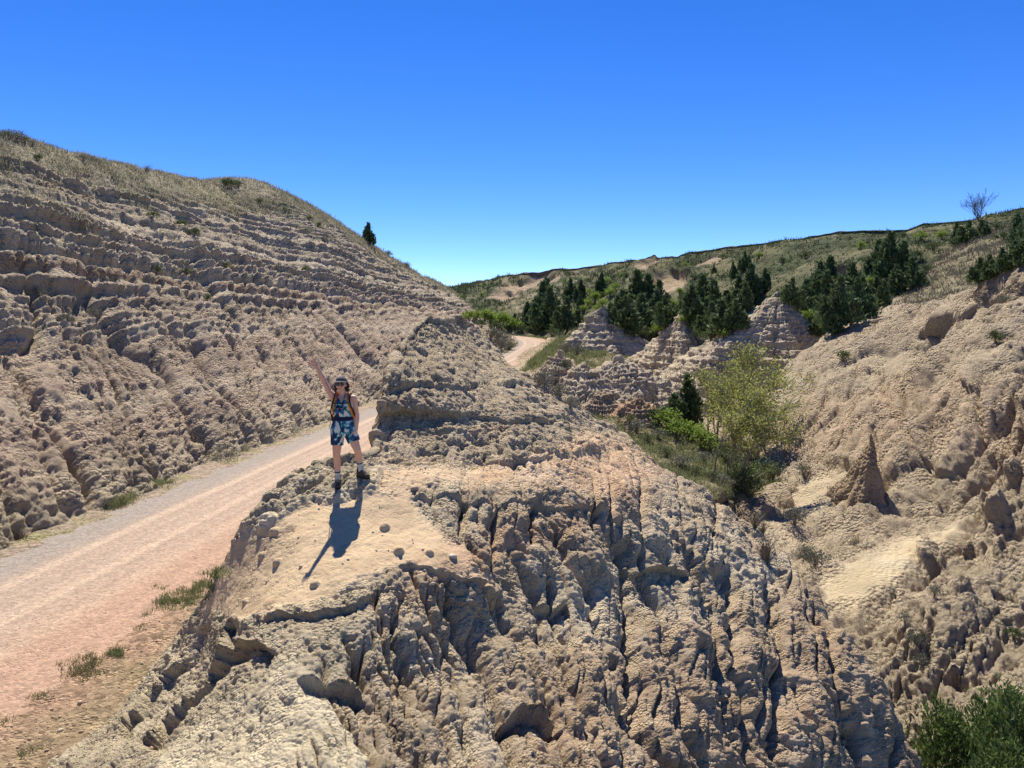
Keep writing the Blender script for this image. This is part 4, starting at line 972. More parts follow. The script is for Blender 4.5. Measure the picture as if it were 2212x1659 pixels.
# the near juniper in the lower right corner, with finer foliage
fj = juniper_mesh(301, 2.6, 3.3, 24000, .055, leaf_material('near_juniper_needles', (.045, .08, .022), (.15, .20, .055), 4.0, .3), True)
pj = P(2175, 1730, 14.2); zt = P(2160, 1490, 14.2)[2]
root = empty('juniper_tree', (pj[0], pj[1], zt - 2.55), 'large bright green juniper filling the lower right corner', 'juniper')
for o in fj: o.parent = root

# bushes: stems fanning out with leaves near their ends
def make_bush(seed, H, W_, nst, nleaf, leaf, leafmat, stemmat, dome_=True, aspect=1.4):
    r = np.random.default_rng(seed); M = Mesher(); C = []; D = []
    for k in range(nst):
        a = r.uniform(0, 6.283); e = r.uniform(.1, 1.0); out = W_ / 2 * e
        tip = np.array([math.cos(a) * out, math.sin(a) * out, H * (math.sqrt(max(0, 1 - .75 * e * e)) if dome_ else r.uniform(.6, 1)) * r.uniform(.75, 1.05)])
        mid = tip * np.array([.4, .4, .6]) + r.normal(size=3) * .03 * H
        M.tube([(0, 0, -.1 * H), mid, tip], [H * .018, H * .012, H * .004], 3)
        m = nleaf // nst
        if m: 
            q = r.uniform(.35, 1.05, m)[:, None]; C.append(mid + (tip - mid) * q + r.normal(size=(m, 3)) * .09 * W_); D.append(np.tile(unit(tip), (m, 1)))
    st = M.obj('stems', stemmat)
    out = [st]
    if nleaf:
        C = np.concatenate(C); C[:, 2] = np.maximum(C[:, 2], .03 * H)
        V, F = leaf_quads(C, leaf, np.concatenate(D), aspect, r, .6); out.append(mesh_from('foliage', V, F, leafmat))
    return out
B_lime = [make_bush(400 + k, 1.0, 1.25, 18, 700, .075, M_lime, M_bark) for k in range(3)]
B_dark = [make_bush(410 + k, 1.0, 1.35, 18, 700, .075, M_shrub, M_bark) for k in range(3)]
B_sage = [make_bush(420 + k, 1.0, 1.7, 26, 520, .065, M_sage, M_barkp, True, 2.0) for k in range(3)]
B_dry = [make_bush(430 + k, 1.0, 1.5, 46, 0, .05, M_dry, M_dry, False) for k in range(2)]
B_mix = [make_bush(440, 1.0, 1.5, 30, 360, .06, M_shrub, M_dry, False, 2.2)]
def bush(kind, u, vb, hpx, label, group=None, wf=1.0, name='shrub', cat='shrub'):
    p = stand(u, vb)
    if p is None: return
    h = px_height(p, hpx)
    put_tree(name, random.choice(kind), p - Vector((0, 0, .04 * h)), h, random.uniform(0, 6.28), label, cat, group, wf)
L_ = sorted([(1016, 690, 20), (1030, 694, 24), (1046, 698, 28), (1062, 702, 30), (1078, 706, 32), (1095, 710, 30), (1112, 714, 26), (1008, 684, 14), (1054, 692, 24), (1086, 700, 26)])
for i_, (u, v, h) in enumerate(L_):
    bush(B_lime, u, v, h, nth(i_, len(L_)) + ' of the ' + 'bright green bushes in the row behind the road bend', 'bright bushes behind the bend', 1.2)
L_ = sorted([(1040, 706, 18), (1068, 712, 20), (1100, 716, 18), (1128, 718, 18), (1146, 718, 16), (1165, 722, 18), (1190, 724, 16)])
for i_, (u, v, h) in enumerate(L_):
    bush(B_dark, u, v, h, nth(i_, len(L_)) + ' of the ' + 'dark green bushes at the outer edge of the road bend', 'dark bushes at the bend edge', 1.2)
for lab, L in [('of the low shrubs filling the big juniper thicket', [(1725, 668, 24), (1752, 690, 24), (1772, 706, 24), (1790, 715, 26), (1830, 690, 24), (1845, 660, 26), (1800, 670, 24), (1770, 690, 20), (1732, 650, 22), (1704, 640, 22)]),
    ('of the low shrubs under the dense junipers over the first hollow', [(1345, 712, 22), (1370, 728, 24), (1398, 730, 24), (1425, 722, 22), (1440, 690, 20)]),
    ('of the low shrubs under the dense junipers over the second hollow', [(1480, 700, 20), (1505, 722, 22), (1535, 735, 24), (1565, 735, 22), (1600, 700, 22)]),
    ('of the dark shrubs dotted below the right skyline', [(1990, 520, 20), (2015, 540, 20), (1975, 560, 20), (2035, 515, 18), (2000, 590, 22), (1860, 540, 18), (1740, 560, 16), (1690, 570, 14), (1640, 560, 14), (1950, 515, 14), (2150, 500, 20), (2170, 520, 22)]),
    ('of the dark shrubs dotted over the open bluff face', [(1180, 640, 12), (1080, 660, 10), (1350, 600, 12), (1480, 580, 12), (1500, 605, 14), (1560, 560, 12), (1270, 610, 10), (1040, 640, 8), (1220, 610, 8)])]:
    L = sorted(L)
    for i_, (u, v, h) in enumerate(L): bush(B_dark if i_ % 3 else B_lime, u, v, h, nth(i_, len(L)) + ' ' + lab, lab.replace('of the ', ''), 1.35)
L_ = sorted([(1268, 665, 20), (1285, 655, 22), (1262, 676, 18), (1300, 660, 18), (1318, 640, 18), (1275, 640, 16), (1310, 615, 16), (1330, 628, 18), (1246, 684, 18), (1342, 605, 14), (1292, 672, 16)])
for i_, (u, v, h) in enumerate(L_):
    bush(B_lime, u, v, h, nth(i_, len(L_)) + ' of the ' + 'lime green bushes between first pyramid and lone juniper', 'lime bushes above the first pyramid', 1.3)
L_ = sorted([(1470, 640, 18), (1455, 668, 20), (1446, 655, 14)])
for i_, (u, v, h) in enumerate(L_):
    bush(B_lime, u, v, h, nth(i_, len(L_)) + ' of the ' + 'pale green bushes between the two hollow-top juniper clumps', 'pale bushes between clumps', 1.2)
L_ = sorted([(1880, 626, 26), (1866, 640, 22), (1893, 612, 18)])
for i_, (u, v, h) in enumerate(L_):
    bush(B_lime, u, v, h, nth(i_, len(L_)) + ' of the ' + 'light green leafy shrubs tucked beside the high juniper clump', 'light shrubs by the high junipers', 1.1)
L_ = sorted([(1440, 930, 46), (1462, 945, 44), (1490, 955, 46), (1515, 965, 40), (1425, 912, 34), (1535, 975, 34)])
for i_, (u, v, h) in enumerate(L_):
    bush(B_lime if u > 1430 else B_dark, u, v, h, nth(i_, len(L_)) + ' of the ' + 'vivid green bushes below the conical juniper in the gully', 'vivid green gully bushes', 1.35)
L = sorted([(1375, 935, 26), (1400, 960, 24), (1440, 985, 24), (1470, 1010, 26), (1500, 1025, 24), (1535, 1040, 26), (1560, 1050, 24), (1420, 945, 20), (1520, 1000, 22), (1360, 915, 22), (1580, 1035, 22)])
for i_, (u, v, h) in enumerate(L): bush(B_sage if i_ % 2 else B_mix, u, v, h, nth(i_, len(L)) + ' of the grey-green shrubs dotting the grassy gully bank', 'shrubs on the gully bank', 1.3)
L_ = sorted([(1600, 1060, 60), (1635, 1045, 54), (1665, 1035, 40), (1620, 1075, 46), (1570, 1000, 40)])
for i_, (u, v, h) in enumerate(L_):
    bush(B_mix, u, v, h, nth(i_, len(L_)) + ' of the ' + 'scrubby shrubs at the feet of the gully saplings', 'scrub at the gully saplings', 1.2)
for u, v, h, lab in [(1090, 745, 26, 'second from right of the grey-green scrubs inside the road bend'), (1075, 738, 24, 'second from left of the grey-green scrubs inside the road bend'), (1060, 730, 22, 'leftmost of the grey-green scrubs inside the road bend'), (1100, 756, 20, 'rightmost of the grey-green scrubs inside the road bend'), (1082, 752, 22, 'middle one of the grey-green scrubs inside the road bend')]:
    bush(B_sage, u, v, h, lab, 'scrub inside the bend', 1.2)
for u, v, h, lab in [(1175, 838, 36, 'grey sagebrush at the edge above the gully, upper of three'), (1210, 862, 34, 'grey sagebrush at the edge above the gully, middle of three'), (1232, 880, 24, 'grey sagebrush at the edge above the gully, lowest of three'),
   (1222, 762, 24, 'round grey shrub on the grassy road shoulder left of the first pyramid'), (1245, 768, 26, 'larger grey shrub on the grassy road shoulder under the first pyramid'), (1220, 795, 16, 'small dark shrub casting a shadow on the pale mound by the road'),
   (1822, 780, 24, 'dark tuft alone on the smooth right hillside below the pyramid crest'), (1735, 1030, 30, 'green-grey shrub on the slope right of the saplings'), (1715, 1135, 36, 'grey shrub right of the dry yellow bush at the gully mouth'),
   (1765, 1230, 44, 'olive shrub in the notch behind the ridge, just above the pale chute'), (1740, 1215, 34, 'grey-green shrub in the notch, left of the olive one'), (1845, 1185, 20, 'small grey tuft above the pale chute on the right slope'),
   (1955, 1345, 22, 'grey tuft on the lower right slope'), (1985, 1400, 34, 'spiky grey shrub on the lower right slope under the scooped hollow rim'), (1990, 1440, 26, 'spiky grey shrub below its larger twin on the lower right slope'), (2190, 1380, 26, 'dark grass clump near the right edge of the lower slope'),
   (2020, 1290, 26, 'faint dry shrub on the middle of the right slope'), (2150, 740, 26, 'dry shrub beside the dark scoop high on the right hillside'), (2165, 655, 18, 'dry tuft under the ledge at the top of the right hillside')]:
    bush(B_sage if 'dark' not in lab else B_dark, u, v, h, lab, None, 1.0)
for u, v, h, lab in [(1655, 1215, 66, 'dry straw-coloured shrub with fanned stems on the ridge flank'), (1630, 1140, 46, 'dry yellow bush at the mouth of the gully'), (1648, 1155, 36, 'lower dry yellow bush at the mouth of the gully'), (1920, 1090, 26, 'pale dry tuft at the foot of the clay fin'), (1995, 1375, 30, 'pale dry tuft on the lower right slope')]:
    bush(B_dry, u, v, h, lab, None, .9, 'dry_shrub', 'dry shrub')
# left hill: brush on the skyline and scattered over the ledges
L_ = sorted([(20, 300, 18), (38, 304, 20), (55, 310, 16), (8, 296, 14), (70, 316, 12)])
for i_, (u, v, h) in enumerate(L_):
    bush(B_sage, u, v, h, nth(i_, len(L_)) + ' of the ' + 'grey brush at the left end of the skyline', 'brush at the left skyline', 1.3)
L_ = sorted([(180, 348, 14), (195, 352, 14), (210, 356, 12)])
for i_, (u, v, h) in enumerate(L_):
    bush(B_sage, u, v, h, nth(i_, len(L_)) + ' of the ' + 'grey brush row before the left skyline knob', 'brush row before the knob', 1.3)
bush(B_dry, 318, 372, 20, 'dry yellowish tuft alone on the left hill skyline', None, 1.0, 'dry_shrub', 'dry shrub')
L_ = sorted([(486, 404, 18), (500, 408, 22), (514, 406, 16)])
for i_, (u, v, h) in enumerate(L_):
    bush(B_dark, u, v, h, nth(i_, len(L_)) + ' of the ' + 'dark shrubs on the knob of the left hill skyline', 'dark shrubs on the knob', 1.1)
for u, v, h, lab in [(82, 348, 16, 'dark little bush below the skyline brush of the left hill'), (338, 592, 18, 'dark tuft on the ledges of the left hill, left of two'), (402, 595, 18, 'dark tuft on the ledges of the left hill, right of two'), (490, 580, 14, 'small dark tuft above the thick ledge of the left hill'), (448, 650, 14, 'small dark tuft below the thick ledge of the left hill'),
     (330, 470, 16, 'dark brush patch in the upper hollow of the left hill, first of three'), (395, 495, 20, 'dark brush patch in the upper hollow of the left hill, second of three'), (420, 510, 18, 'dark brush patch in the upper hollow of the left hill, third of three'), (85, 640, 20, 'grey brush under the reddish band of the left hill, leftmost'), (148, 692, 16, 'grey brush under the reddish band of the left hill, middle'), (200, 686, 20, 'grey brush under the reddish band of the left hill, right'), (560, 440, 12, 'dark brush under the knob of the left hill'), (668, 480, 14, 'dark brush on the hill shoulder right of the knob'), (690, 492, 12, 'dark brush further right on the hill shoulder'),
     (860, 760, 22, 'dry brush beside the mound on the left hill foot'), (660, 585, 14, 'dark tuft on the right part of the left hill'), (845, 545, 12, 'grey brush right of the lone skyline juniper'), (880, 575, 12, 'grey brush low on the left hill skyline'), (45, 1172, 40, 'bare twiggy brush at the roadside in front of the left bank')]:
    bush(B_dark if 'dark' in lab else (B_dry if 'dry' in lab or 'twiggy' in lab else B_sage), u, v, h, lab, None, 1.2)

# small trees with thin limbs
def make_sapling(seed, H, spread, depth_, nleaf, leaf, leafmat, bark, forks=3, lean=0.0, bole=.22, up=.5, stems=1):
    r = np.random.default_rng(seed); M = Mesher(); tips = []
    def grow(p, d, L, rad, lev):
        n = 4; pts = [p]; q = p.copy(); dd = d.copy()
        for i in range(n):
            dd = unit(dd + r.normal(size=3) * .13 + np.array([0, 0, .06 * up])); q = q + dd * L / n; pts.append(q.copy())
        M.tube(pts, np.maximum(np.linspace(rad, rad * .55, n + 1), H * .0022), 6 if lev < 2 else (4 if lev < 3 else 3))
        if lev >= 2: tips.extend((pts[i], dd) for i in range(1, n + 1))
        if lev < depth_:
            for k in range(forks + (lev < 2)):
                i = r.integers(1, n + 1) if k else n
                nd = unit(dd + unit(r.normal(size=3) * np.array([1, 1, .5])) * spread + np.array([0, 0, up * .35]))
                grow(pts[i], nd, L * r.uniform(.55, .8), rad * .55 * r.uniform(.7, 1), lev + 1)
    d0 = unit(np.array([lean, 0, 1.0])); M.tube([(0, 0, -.3), (0, 0, 0.02)], [H * .016, H * .015], 6)
    for q_ in range(stems):
        d1 = d0 if stems == 1 else unit(np.array([math.cos(q_ * 6.283 / stems) * .55, math.sin(q_ * 6.283 / stems) * .55, 1.0]))
        grow(np.zeros(3), d1, H * bole * 1.6, H * .013, 0 if stems == 1 else 1)
    tr = M.obj('trunk', bark); out = [tr]
    zmax = max(t[0][2] for t in tips); f = H / zmax
    tr.data.transform(Matrix.Scale(f, 4))
    if nleaf:
        T = np.array([t[0] for t in tips]) * f; idx = r.integers(0, len(T), nleaf); C = T[idx] + r.normal(size=(nleaf, 3)) * .035 * H
        V, F = leaf_quads(C, leaf, None, 1.3, r); out.append(mesh_from('crown', V, F, leafmat))
    return out
S_yel = [make_sapling(500 + k, 6.0, .66, 4, 2700, .10, M_yel, M_barkp, 3, .05 * (k - 1)) for k in range(3)]
S_bare = [make_sapling(520 + k, 4.0, .5, 4, 0, .1, None, M_bark, 2) for k in range(2)]
S_sky = make_sapling(531, 4.0, .62, 5, 0, .1, None, M_bark, 3, 0, .26, .7, 6)
def sapling(kind, u, vb, vt, label, group=None, wf=1.0, k=None, base=6.0, name='cottonwood_sapling', cat='tree', rz=None):
    p = stand(u, vb)
    if p is None: return
    h = px_height(p, vb - vt); pr_ = kind[k if k is not None else random.randrange(len(kind))]
    put_tree(name, pr_, p, h / base, random.uniform(0, 6.28) if rz is None else rz, label, cat, group, wf)
for u, vb, vt, lab, wf, k in [(1608, 1050, 850, 'yellow-green sapling standing lowest by the gully mouth', 1.0, 0), (1590, 985, 740, 'tallest yellow-green sapling of the gully grove', .85, 1), (1550, 965, 775, 'yellow-green sapling right behind the conical juniper', .95, 2), (1635, 1005, 800, 'yellow-green sapling on the right side of the gully grove', 1.0, 0), (1530, 940, 800, 'pale sapling at the left side of the gully grove', .9, 1), (1655, 1000, 850, 'short yellow-green sapling against the right hillside', .9, 2), (1575, 1010, 830, 'yellow-green sapling in the middle of the gully grove', 1.0, 1), (1612, 880, 790, 'yellowish sapling standing in front of the third pyramid', 1.0, 2)]:
    sapling(S_yel, u, vb, vt, lab, None, wf * 1.2, k)
for u, vb, vt, lab in [(1545, 1020, 900, 'bare grey sapling at the front of the gully grove'), (1570, 1035, 930, 'bare grey sapling leaning beside the gully floor'), (1432, 890, 800, 'bare thin tree left of the conical juniper'), (1445, 888, 790, 'bare thin tree nearest the left side of the conical juniper'), (1412, 885, 815, 'leftmost bare thin tree beside the conical juniper'), (1700, 1000, 905, 'small bare sapling by itself right of the gully grove'), (1690, 1010, 930, 'very small bare sapling right of the gully grove')]:
    sapling(S_bare, u, vb, vt, lab, None, 1.0, None, 4.0, 'bare_tree')
sapling([S_sky], 2112, 476, 410, 'leafless spreading tree alone on the right skyline', None, 1.15, 0, 4.0, 'bare_tree', 'tree', .6)
for o in proto_objs + [o for L in (B_lime, B_dark, B_sage, B_dry, B_mix, S_yel, S_bare, [S_sky]) for p in L for o in p]:
    bpy.data.objects.remove(o, do_unlink=True)

# grasses: joined blades, nobody could count them
def tuft_mesh(name, pts, h, w, nb, mat, label, cat, seed=1, spread=.5, lean=.45):
    r = np.random.default_rng(seed); n = len(pts)
    hs = (np.broadcast_to(np.asarray(h, float), (n,)) * r.uniform(.6, 1.4, n)).repeat(nb)
    B0 = pts.repeat(nb, 0) + np.concatenate([r.normal(size=(n * nb, 2)) * (hs * spread)[:, None], np.zeros((n * nb, 1))], 1)
    B0[:, 2] -= .05 * hs
    a = r.uniform(0, 6.283, n * nb); dx = np.stack([np.cos(a), np.sin(a), 0 * a], -1)
    ln = r.normal(size=(n * nb, 3)) * lean; ln[:, 2] = 1; T = B0 + unit(ln) * (hs * r.uniform(.7, 1.2, n * nb))[:, None]
    ww = (np.broadcast_to(np.asarray(w, float), (n,)).repeat(nb) * .5)[:, None]
    V = np.stack([B0 - dx * ww, B0 + dx * ww, T], 1).reshape(-1, 3)
    o = mesh_from(name, V, np.arange(3 * n * nb).reshape(-1, 3), mat)
    o['kind'] = 'stuff'; tag(o, label, cat)
    return o
def sample(grid, mask, n, seed=1, jit=True):
    r = np.random.default_rng(seed)
    G_ = grid[:-1, :-1]; e1 = grid[1:, :-1] - G_; e2 = grid[:-1, 1:] - G_
    area = np.linalg.norm(np.cross(e1, e2), axis=-1)
    u, v, d = project(G_); vis = (u > -150) & (u < 2360) & (v > 150) & (v < 1750)
    wgt = (area * mask[:-1, :-1] * vis / np.maximum(d, 3) ** 1.0).ravel(); wgt = np.maximum(wgt, 0)
    idx = r.choice(len(wgt), n, p=wgt / wgt.sum())
    a = r.random((n, 1)); b = r.random((n, 1)); i, j = np.unravel_index(idx, G_.shape[:2])
    return G_[i, j] + e1[i, j] * a + e2[i, j] * b
g = HILLG; pts_ = sample(g[0], np.clip(g[1], 0, 1) * (g[3] < 1.02) * (.25 + sstep(-.1, .3, fbm(g[0] * .25, 2, 160))), 14000, 2)
dd = np.linalg.norm(pts_, axis=1); tuft_mesh('hill_grass', pts_, .10 + .0030 * dd, .012 + .0009 * dd, 5, M_hgrass, 'dry olive grass covering the crown of the left hill', 'grass', 3)
g = BLUFFG; pts_ = sample(g[0], (1 - g[1]) * (g[2] < .99) * (g[2] > .02) * (.2 + sstep(-.1, .3, fbm(g[0] * .1, 2, 161))), 15000, 4)
dd = np.linalg.norm(pts_, axis=1); tuft_mesh('bluff_grass', pts_, .10 + .0034 * dd, .02 + .0012 * dd, 4, leaf_material('bluff_brush', (.045, .07, .03), (.125, .15, .07), .12, .3), 'grey-green grass and low brush over the distant bluff', 'grass', 5)
g = GULG; pts_ = sample(g[0], g[1] ** 2 * (.15 + sstep(-.15, .25, fbm(g[0] * .5, 2, 164))), 7500, 6)
dd = np.linalg.norm(pts_, axis=1); tuft_mesh('bank_grass', pts_, .12 + .004 * dd, .01 + .0010 * dd, 6, M_grass, 'green grass on the gully bank and road edge', 'grass', 7, .4, .6)
BV = GRIDS['bend_verge']; pts_ = np.concatenate([sample(BV, np.ones(BV.shape[:2]) * (np.linspace(0, 1, BV.shape[1]) > .08)[None], 2200, 16), sample(GRIDS['inner_verge'], np.ones(GRIDS['inner_verge'].shape[:2]) * (np.linspace(0, 1, GRIDS['inner_verge'].shape[1]) < .9)[None], 1500, 17)])
dd = np.linalg.norm(pts_, axis=1); tuft_mesh('verge_grass', pts_, .10 + .0028 * dd, .01 + .0009 * dd, 5, M_grass, 'green grass beside the far road bend', 'grass', 18)
pts_ = sample(UPG[0], np.clip(UPG[1], 0, 1) + .02, 4000, 8); dd = np.linalg.norm(pts_, axis=1)
tuft_mesh('slope_brush', pts_, .08 + .004 * dd, .01 + .0011 * dd, 5, leaf_material('grey_brush', (.12, .11, .07), (.27, .235, .16), .5, .2), 'grey leafless brush up the slope below the bare tree', 'brush', 9)
# sparse dry tufts over the clay
r_ = np.random.default_rng(11)
pts_ = np.concatenate([sample(RH, np.ones(RH.shape[:2]) * (fbm(RH * .3, 2, 162) > .15), 420, 12), sample(HILL, (1 - HILLG[1]) * (HILLG[3] < .9) * (fbm(HILL * .2, 2, 163) > .1), 700, 13)])
dd = np.linalg.norm(pts_, axis=1); tuft_mesh('dry_tufts', pts_, .10 + .003 * dd, .006 + .0006 * dd, 12, M_dry, 'sparse dry grass tufts over the bare clay slopes', 'grass', 14, .35, .6)
# roadside weeds: named patches
def weeds(spots, n, h, w, mat, label, name, seed, cat='weeds', jit=10):
    r = np.random.default_rng(seed); out = []
    for (u, v, sp, k) in spots:
        for _ in range(k):
            p = stand(u + r.normal() * sp, v + r.normal() * sp * .5)
            if p: out.append(tuple(p))
    if out: tuft_mesh(name, np.array(out), h, w, n, mat, label, cat, seed, .45, .6)
weeds([(375, 1300, 16, 26), (410, 1288, 16, 30), (440, 1265, 12, 24), (470, 1240, 10, 16), (350, 1305, 10, 12)], 22, .13, .018, M_grass, 'thick green weed patch between the road and the clay ridge', 'roadside_weeds', 30)
weeds([(247, 1415, 8, 16)], 26, .13, .016, M_grass, 'single round green weed on the gravel shoulder', 'shoulder_weed', 31)
weeds([(170, 1450, 20, 26), (200, 1432, 16, 16)], 20, .12, .014, leaf_material('olive_weed', (.10, .11, .04), (.25, .23, .11), 2, .3), 'brownish weed patch left of the round green weed', 'olive_weeds', 32)
weeds([(85, 1505, 10, 6), (315, 1330, 6, 5), (345, 1270, 8, 6), (60, 1625, 14, 5), (10, 1560, 8, 4), (300, 1355, 6, 4)], 14, .11, .014, M_grass, 'small scattered green sprigs on the gravel shoulder', 'shoulder_sprigs', 33)
weeds([(250, 1092, 12, 26), (275, 1082, 12, 18), (345, 1050, 10, 14), (360, 1043, 8, 8)], 18, .34, .025, M_grass, 'green grass clumps along the foot of the left bank', 'bank_foot_grass', 34)
weeds([(470, 998, 14, 16), (500, 985, 14, 16), (530, 975, 12, 10), (590, 948, 14, 12), (630, 935, 10, 8), (720, 900, 8, 12)], 14, .40, .03, M_hgrass, 'dull grass strip along the far foot of the left bank', 'bank_foot_dull_grass', 35)

# loose stones: a few that stand out, and a scatter nobody could count
def stone_mesh(seed, k=1):
    bm = bmesh.new(); bmesh.ops.create_icosphere(bm, subdivisions=k, radius=1.0); r = np.random.default_rng(seed)
    sc_ = r.uniform(.6, 1.1, 3) * np.array([1, .9, .65]); 
    for v in bm.verts: v.co = Vector(np.array(v.co) * sc_ * (1 + r.normal() * .13))
    V = np.array([v.co[:] for v in bm.verts]); F = np.array([[q.index for q in f.verts] for f in bm.faces]); bm.free(); return V, F
M_stone = plain('tan_stone', (.44, .33, .22), .9, .3, 9, .15, .4); M_pale = plain('pale_stone', (.55, .47, .36), .9, .25, 9, .15, .4)
SM = [stone_mesh(600 + k, 1) for k in range(5)]
def scatter(name, pts, rad, mat, label, cat, seed):
    r = np.random.default_rng(seed); VV = []; FF = []; n = 0
    for i, p in enumerate(pts):
        V, F = SM[r.integers(0, 5)]; a = r.uniform(0, 6.28); c, s_ = math.cos(a), math.sin(a); q = rad * r.lognormal(0, .5)
        W = V @ np.array([[c, s_, 0], [-s_, c, 0], [0, 0, 1]]) * q + p + [0, 0, q * .2]; VV.append(W); FF.append(F + n); n += len(V)
    o = mesh_from(name, np.concatenate(VV), np.concatenate(FF), mat); o['kind'] = 'stuff'; tag(o, label, cat); return o
SG = GRIDS['road_shoulder']; m_ = np.ones(SG.shape[:2]) * sstep(0, .12, np.linspace(0, 1, SG.shape[1]))[None] * (SG[..., 1] < 32) * (SG[..., 1] > 6)
pp = sample(SG, m_, 3400, 61)
scatter('loose_stones', np.array(pp), .020, M_stone, 'loose brown stones scattered over the road shoulder', 'stones', 62)
pp = [tuple(q) for q in sample(RIDGE, np.clip(smooth_mask + .15, 0, 1), 900, 63) if 3 < q[1] < 17]
scatter('clay_crumbs', np.array(pp), .014, M_pale, 'small clay crumbs lying on the smooth parts of the ridge', 'clods', 64)
for (u, v, rpx, lab) in [(325, 1328 + 290, 9, 'pale rounded stone at the lowest corner of the shoulder'), (327, 1484, 12, 'flat tan stone on the shoulder near the ridge foot'), (245, 1590, 8, 'rounded tan stone low on the shoulder'), (133, 1579, 8, 'whitish stone on the lower shoulder'), (185, 1600, 6, 'small whitish stone right of its whitish neighbour'),
   (978, 1204, 14, 'blocky clay clod sitting alone on the smooth tongue rim'), (800, 1012, 9, 'clod behind the standing foot of the woman'), (864, 1188, 8, 'low brown clod on the smooth tongue'), (896, 1058, 13, 'large brown clod on the sandy flat'), (935, 1262, 9, 'orange-tinted clod under the tongue rim'), (1205, 1005, 11, 'upright brown clod on the upper sandy flat'), (1150, 1010, 8, 'round brown clod left of the upright one on the sandy flat'), (650, 1040, 10, 'pale round clod among the crust left of the woman')]:
    p = stand(u, min(v, 1655))
    if p is None: continue
    V, F = stone_mesh(int(u), 2); q = px_height(p, rpx) * .75
    o = mesh_from('stone' if u < 340 else 'clay_clod', V * q, F, M_stone if u < 340 and 'whit' not in lab else M_pale, None, True); o.location = p + Vector((0, 0, q * .25)); o.rotation_euler = (0, 0, u)
    if 'brown' in lab: o.data.materials[0] = M_stone
    tag(o, lab, 'stone' if u < 340 else 'clod')
print('plants', time.time() - T0)
# ------------------------------------------------------------------ the walker
def ground_under(x, y, r=.07, q=.75):
    G_ = RIDGE.reshape(-1, 3); m_ = (abs(G_[:, 0] - x) < r) & (abs(G_[:, 1] - y) < r)
    return float(np.quantile(G_[m_, 2], q))
def caps(M, a, b, r1, r2, k=14, n=5, flat=(1, 1)):
    """tapered limb piece with round ends"""
    a = np.array(a, float); b = np.array(b, float); d = b - a; L = np.linalg.norm(d); d = d / (L + 1e-9)
    ts = []; rs = []
    for i in range(n): th = math.pi / 2 * (1 - i / n); ts.append(-math.sin(th) * r1); rs.append(math.cos(th) * r1)
    ts.append(0); rs.append(r1); ts.append(L); rs.append(r2)
    for i in range(1, n + 1): th = math.pi / 2 * i / n; ts.append(L + math.sin(th) * r2); rs.append(math.cos(th) * r2)
    rs = np.maximum(rs, 1e-4)
    ref = np.array([0, 1, 0.02]) if abs(d[1]) < .8 else np.array([1., 0, 0])
    x = np.cross(d, ref); x /= np.linalg.norm(x); y = np.cross(d, x)
    th = np.linspace(0, 2 * math.pi, k, endpoint=False)
    V = a + d * np.array(ts)[:, None, None] + np.array(rs)[:, None, None] * (x * np.cos(th)[None, :, None] * flat[0] + y * np.sin(th)[None, :, None] * flat[1])
    m = len(ts)
    F = [(i * k + j, (i + 1) * k + j, (i + 1) * k + (j + 1) % k, i * k + (j + 1) % k) for i in range(m - 1) for j in range(k)]
    F += [tuple(range(k)), tuple(range((m - 1) * k + k - 1, (m - 1) * k - 1, -1))]
    M.add(V.reshape(-1, 3), F)
def rings(M, R_, k=28, cap=True):
    """stack of elliptical sections (cx, cy, cz, half width, half depth)"""
    th = np.linspace(0, 2 * math.pi, k, endpoint=False); V = []
    for (cx, cy, cz, a, b) in R_:
        V.append(np.stack([cx + a * np.cos(th), cy + b * np.sin(th), cz + 0 * th], -1))
    m = len(R_)
    F = [(i * k + j, i * k + (j + 1) % k, (i + 1) * k + (j + 1) % k, (i + 1) * k + j) for i in range(m - 1) for j in range(k)]
    if cap: F += [tuple(range(k - 1, -1, -1)), tuple(range((m - 1) * k, m * k))]
    M.add(np.concatenate(V), F)
def ell(M, c, r, rot=None, k=16):
    u = np.linspace(0, 2 * math.pi, k, endpoint=False); v = np.linspace(0, math.pi, k // 2 + 1)
    V = np.stack([np.outer(np.sin(v), np.cos(u)), np.outer(np.sin(v), np.sin(u)), np.outer(np.cos(v), np.ones(k))], -1) * np.array(r)
    if rot is not None: V = V @ np.array(Matrix.Rotation(rot[1], 3, rot[0])).T
    V = V + np.array(c); m = len(v)
    F = [(i * k + j, (i + 1) * k + j, (i + 1) * k + (j + 1) % k, i * k + (j + 1) % k) for i in range(m - 1) for j in range(k)]
    M.add(V.reshape(-1, 3), F)
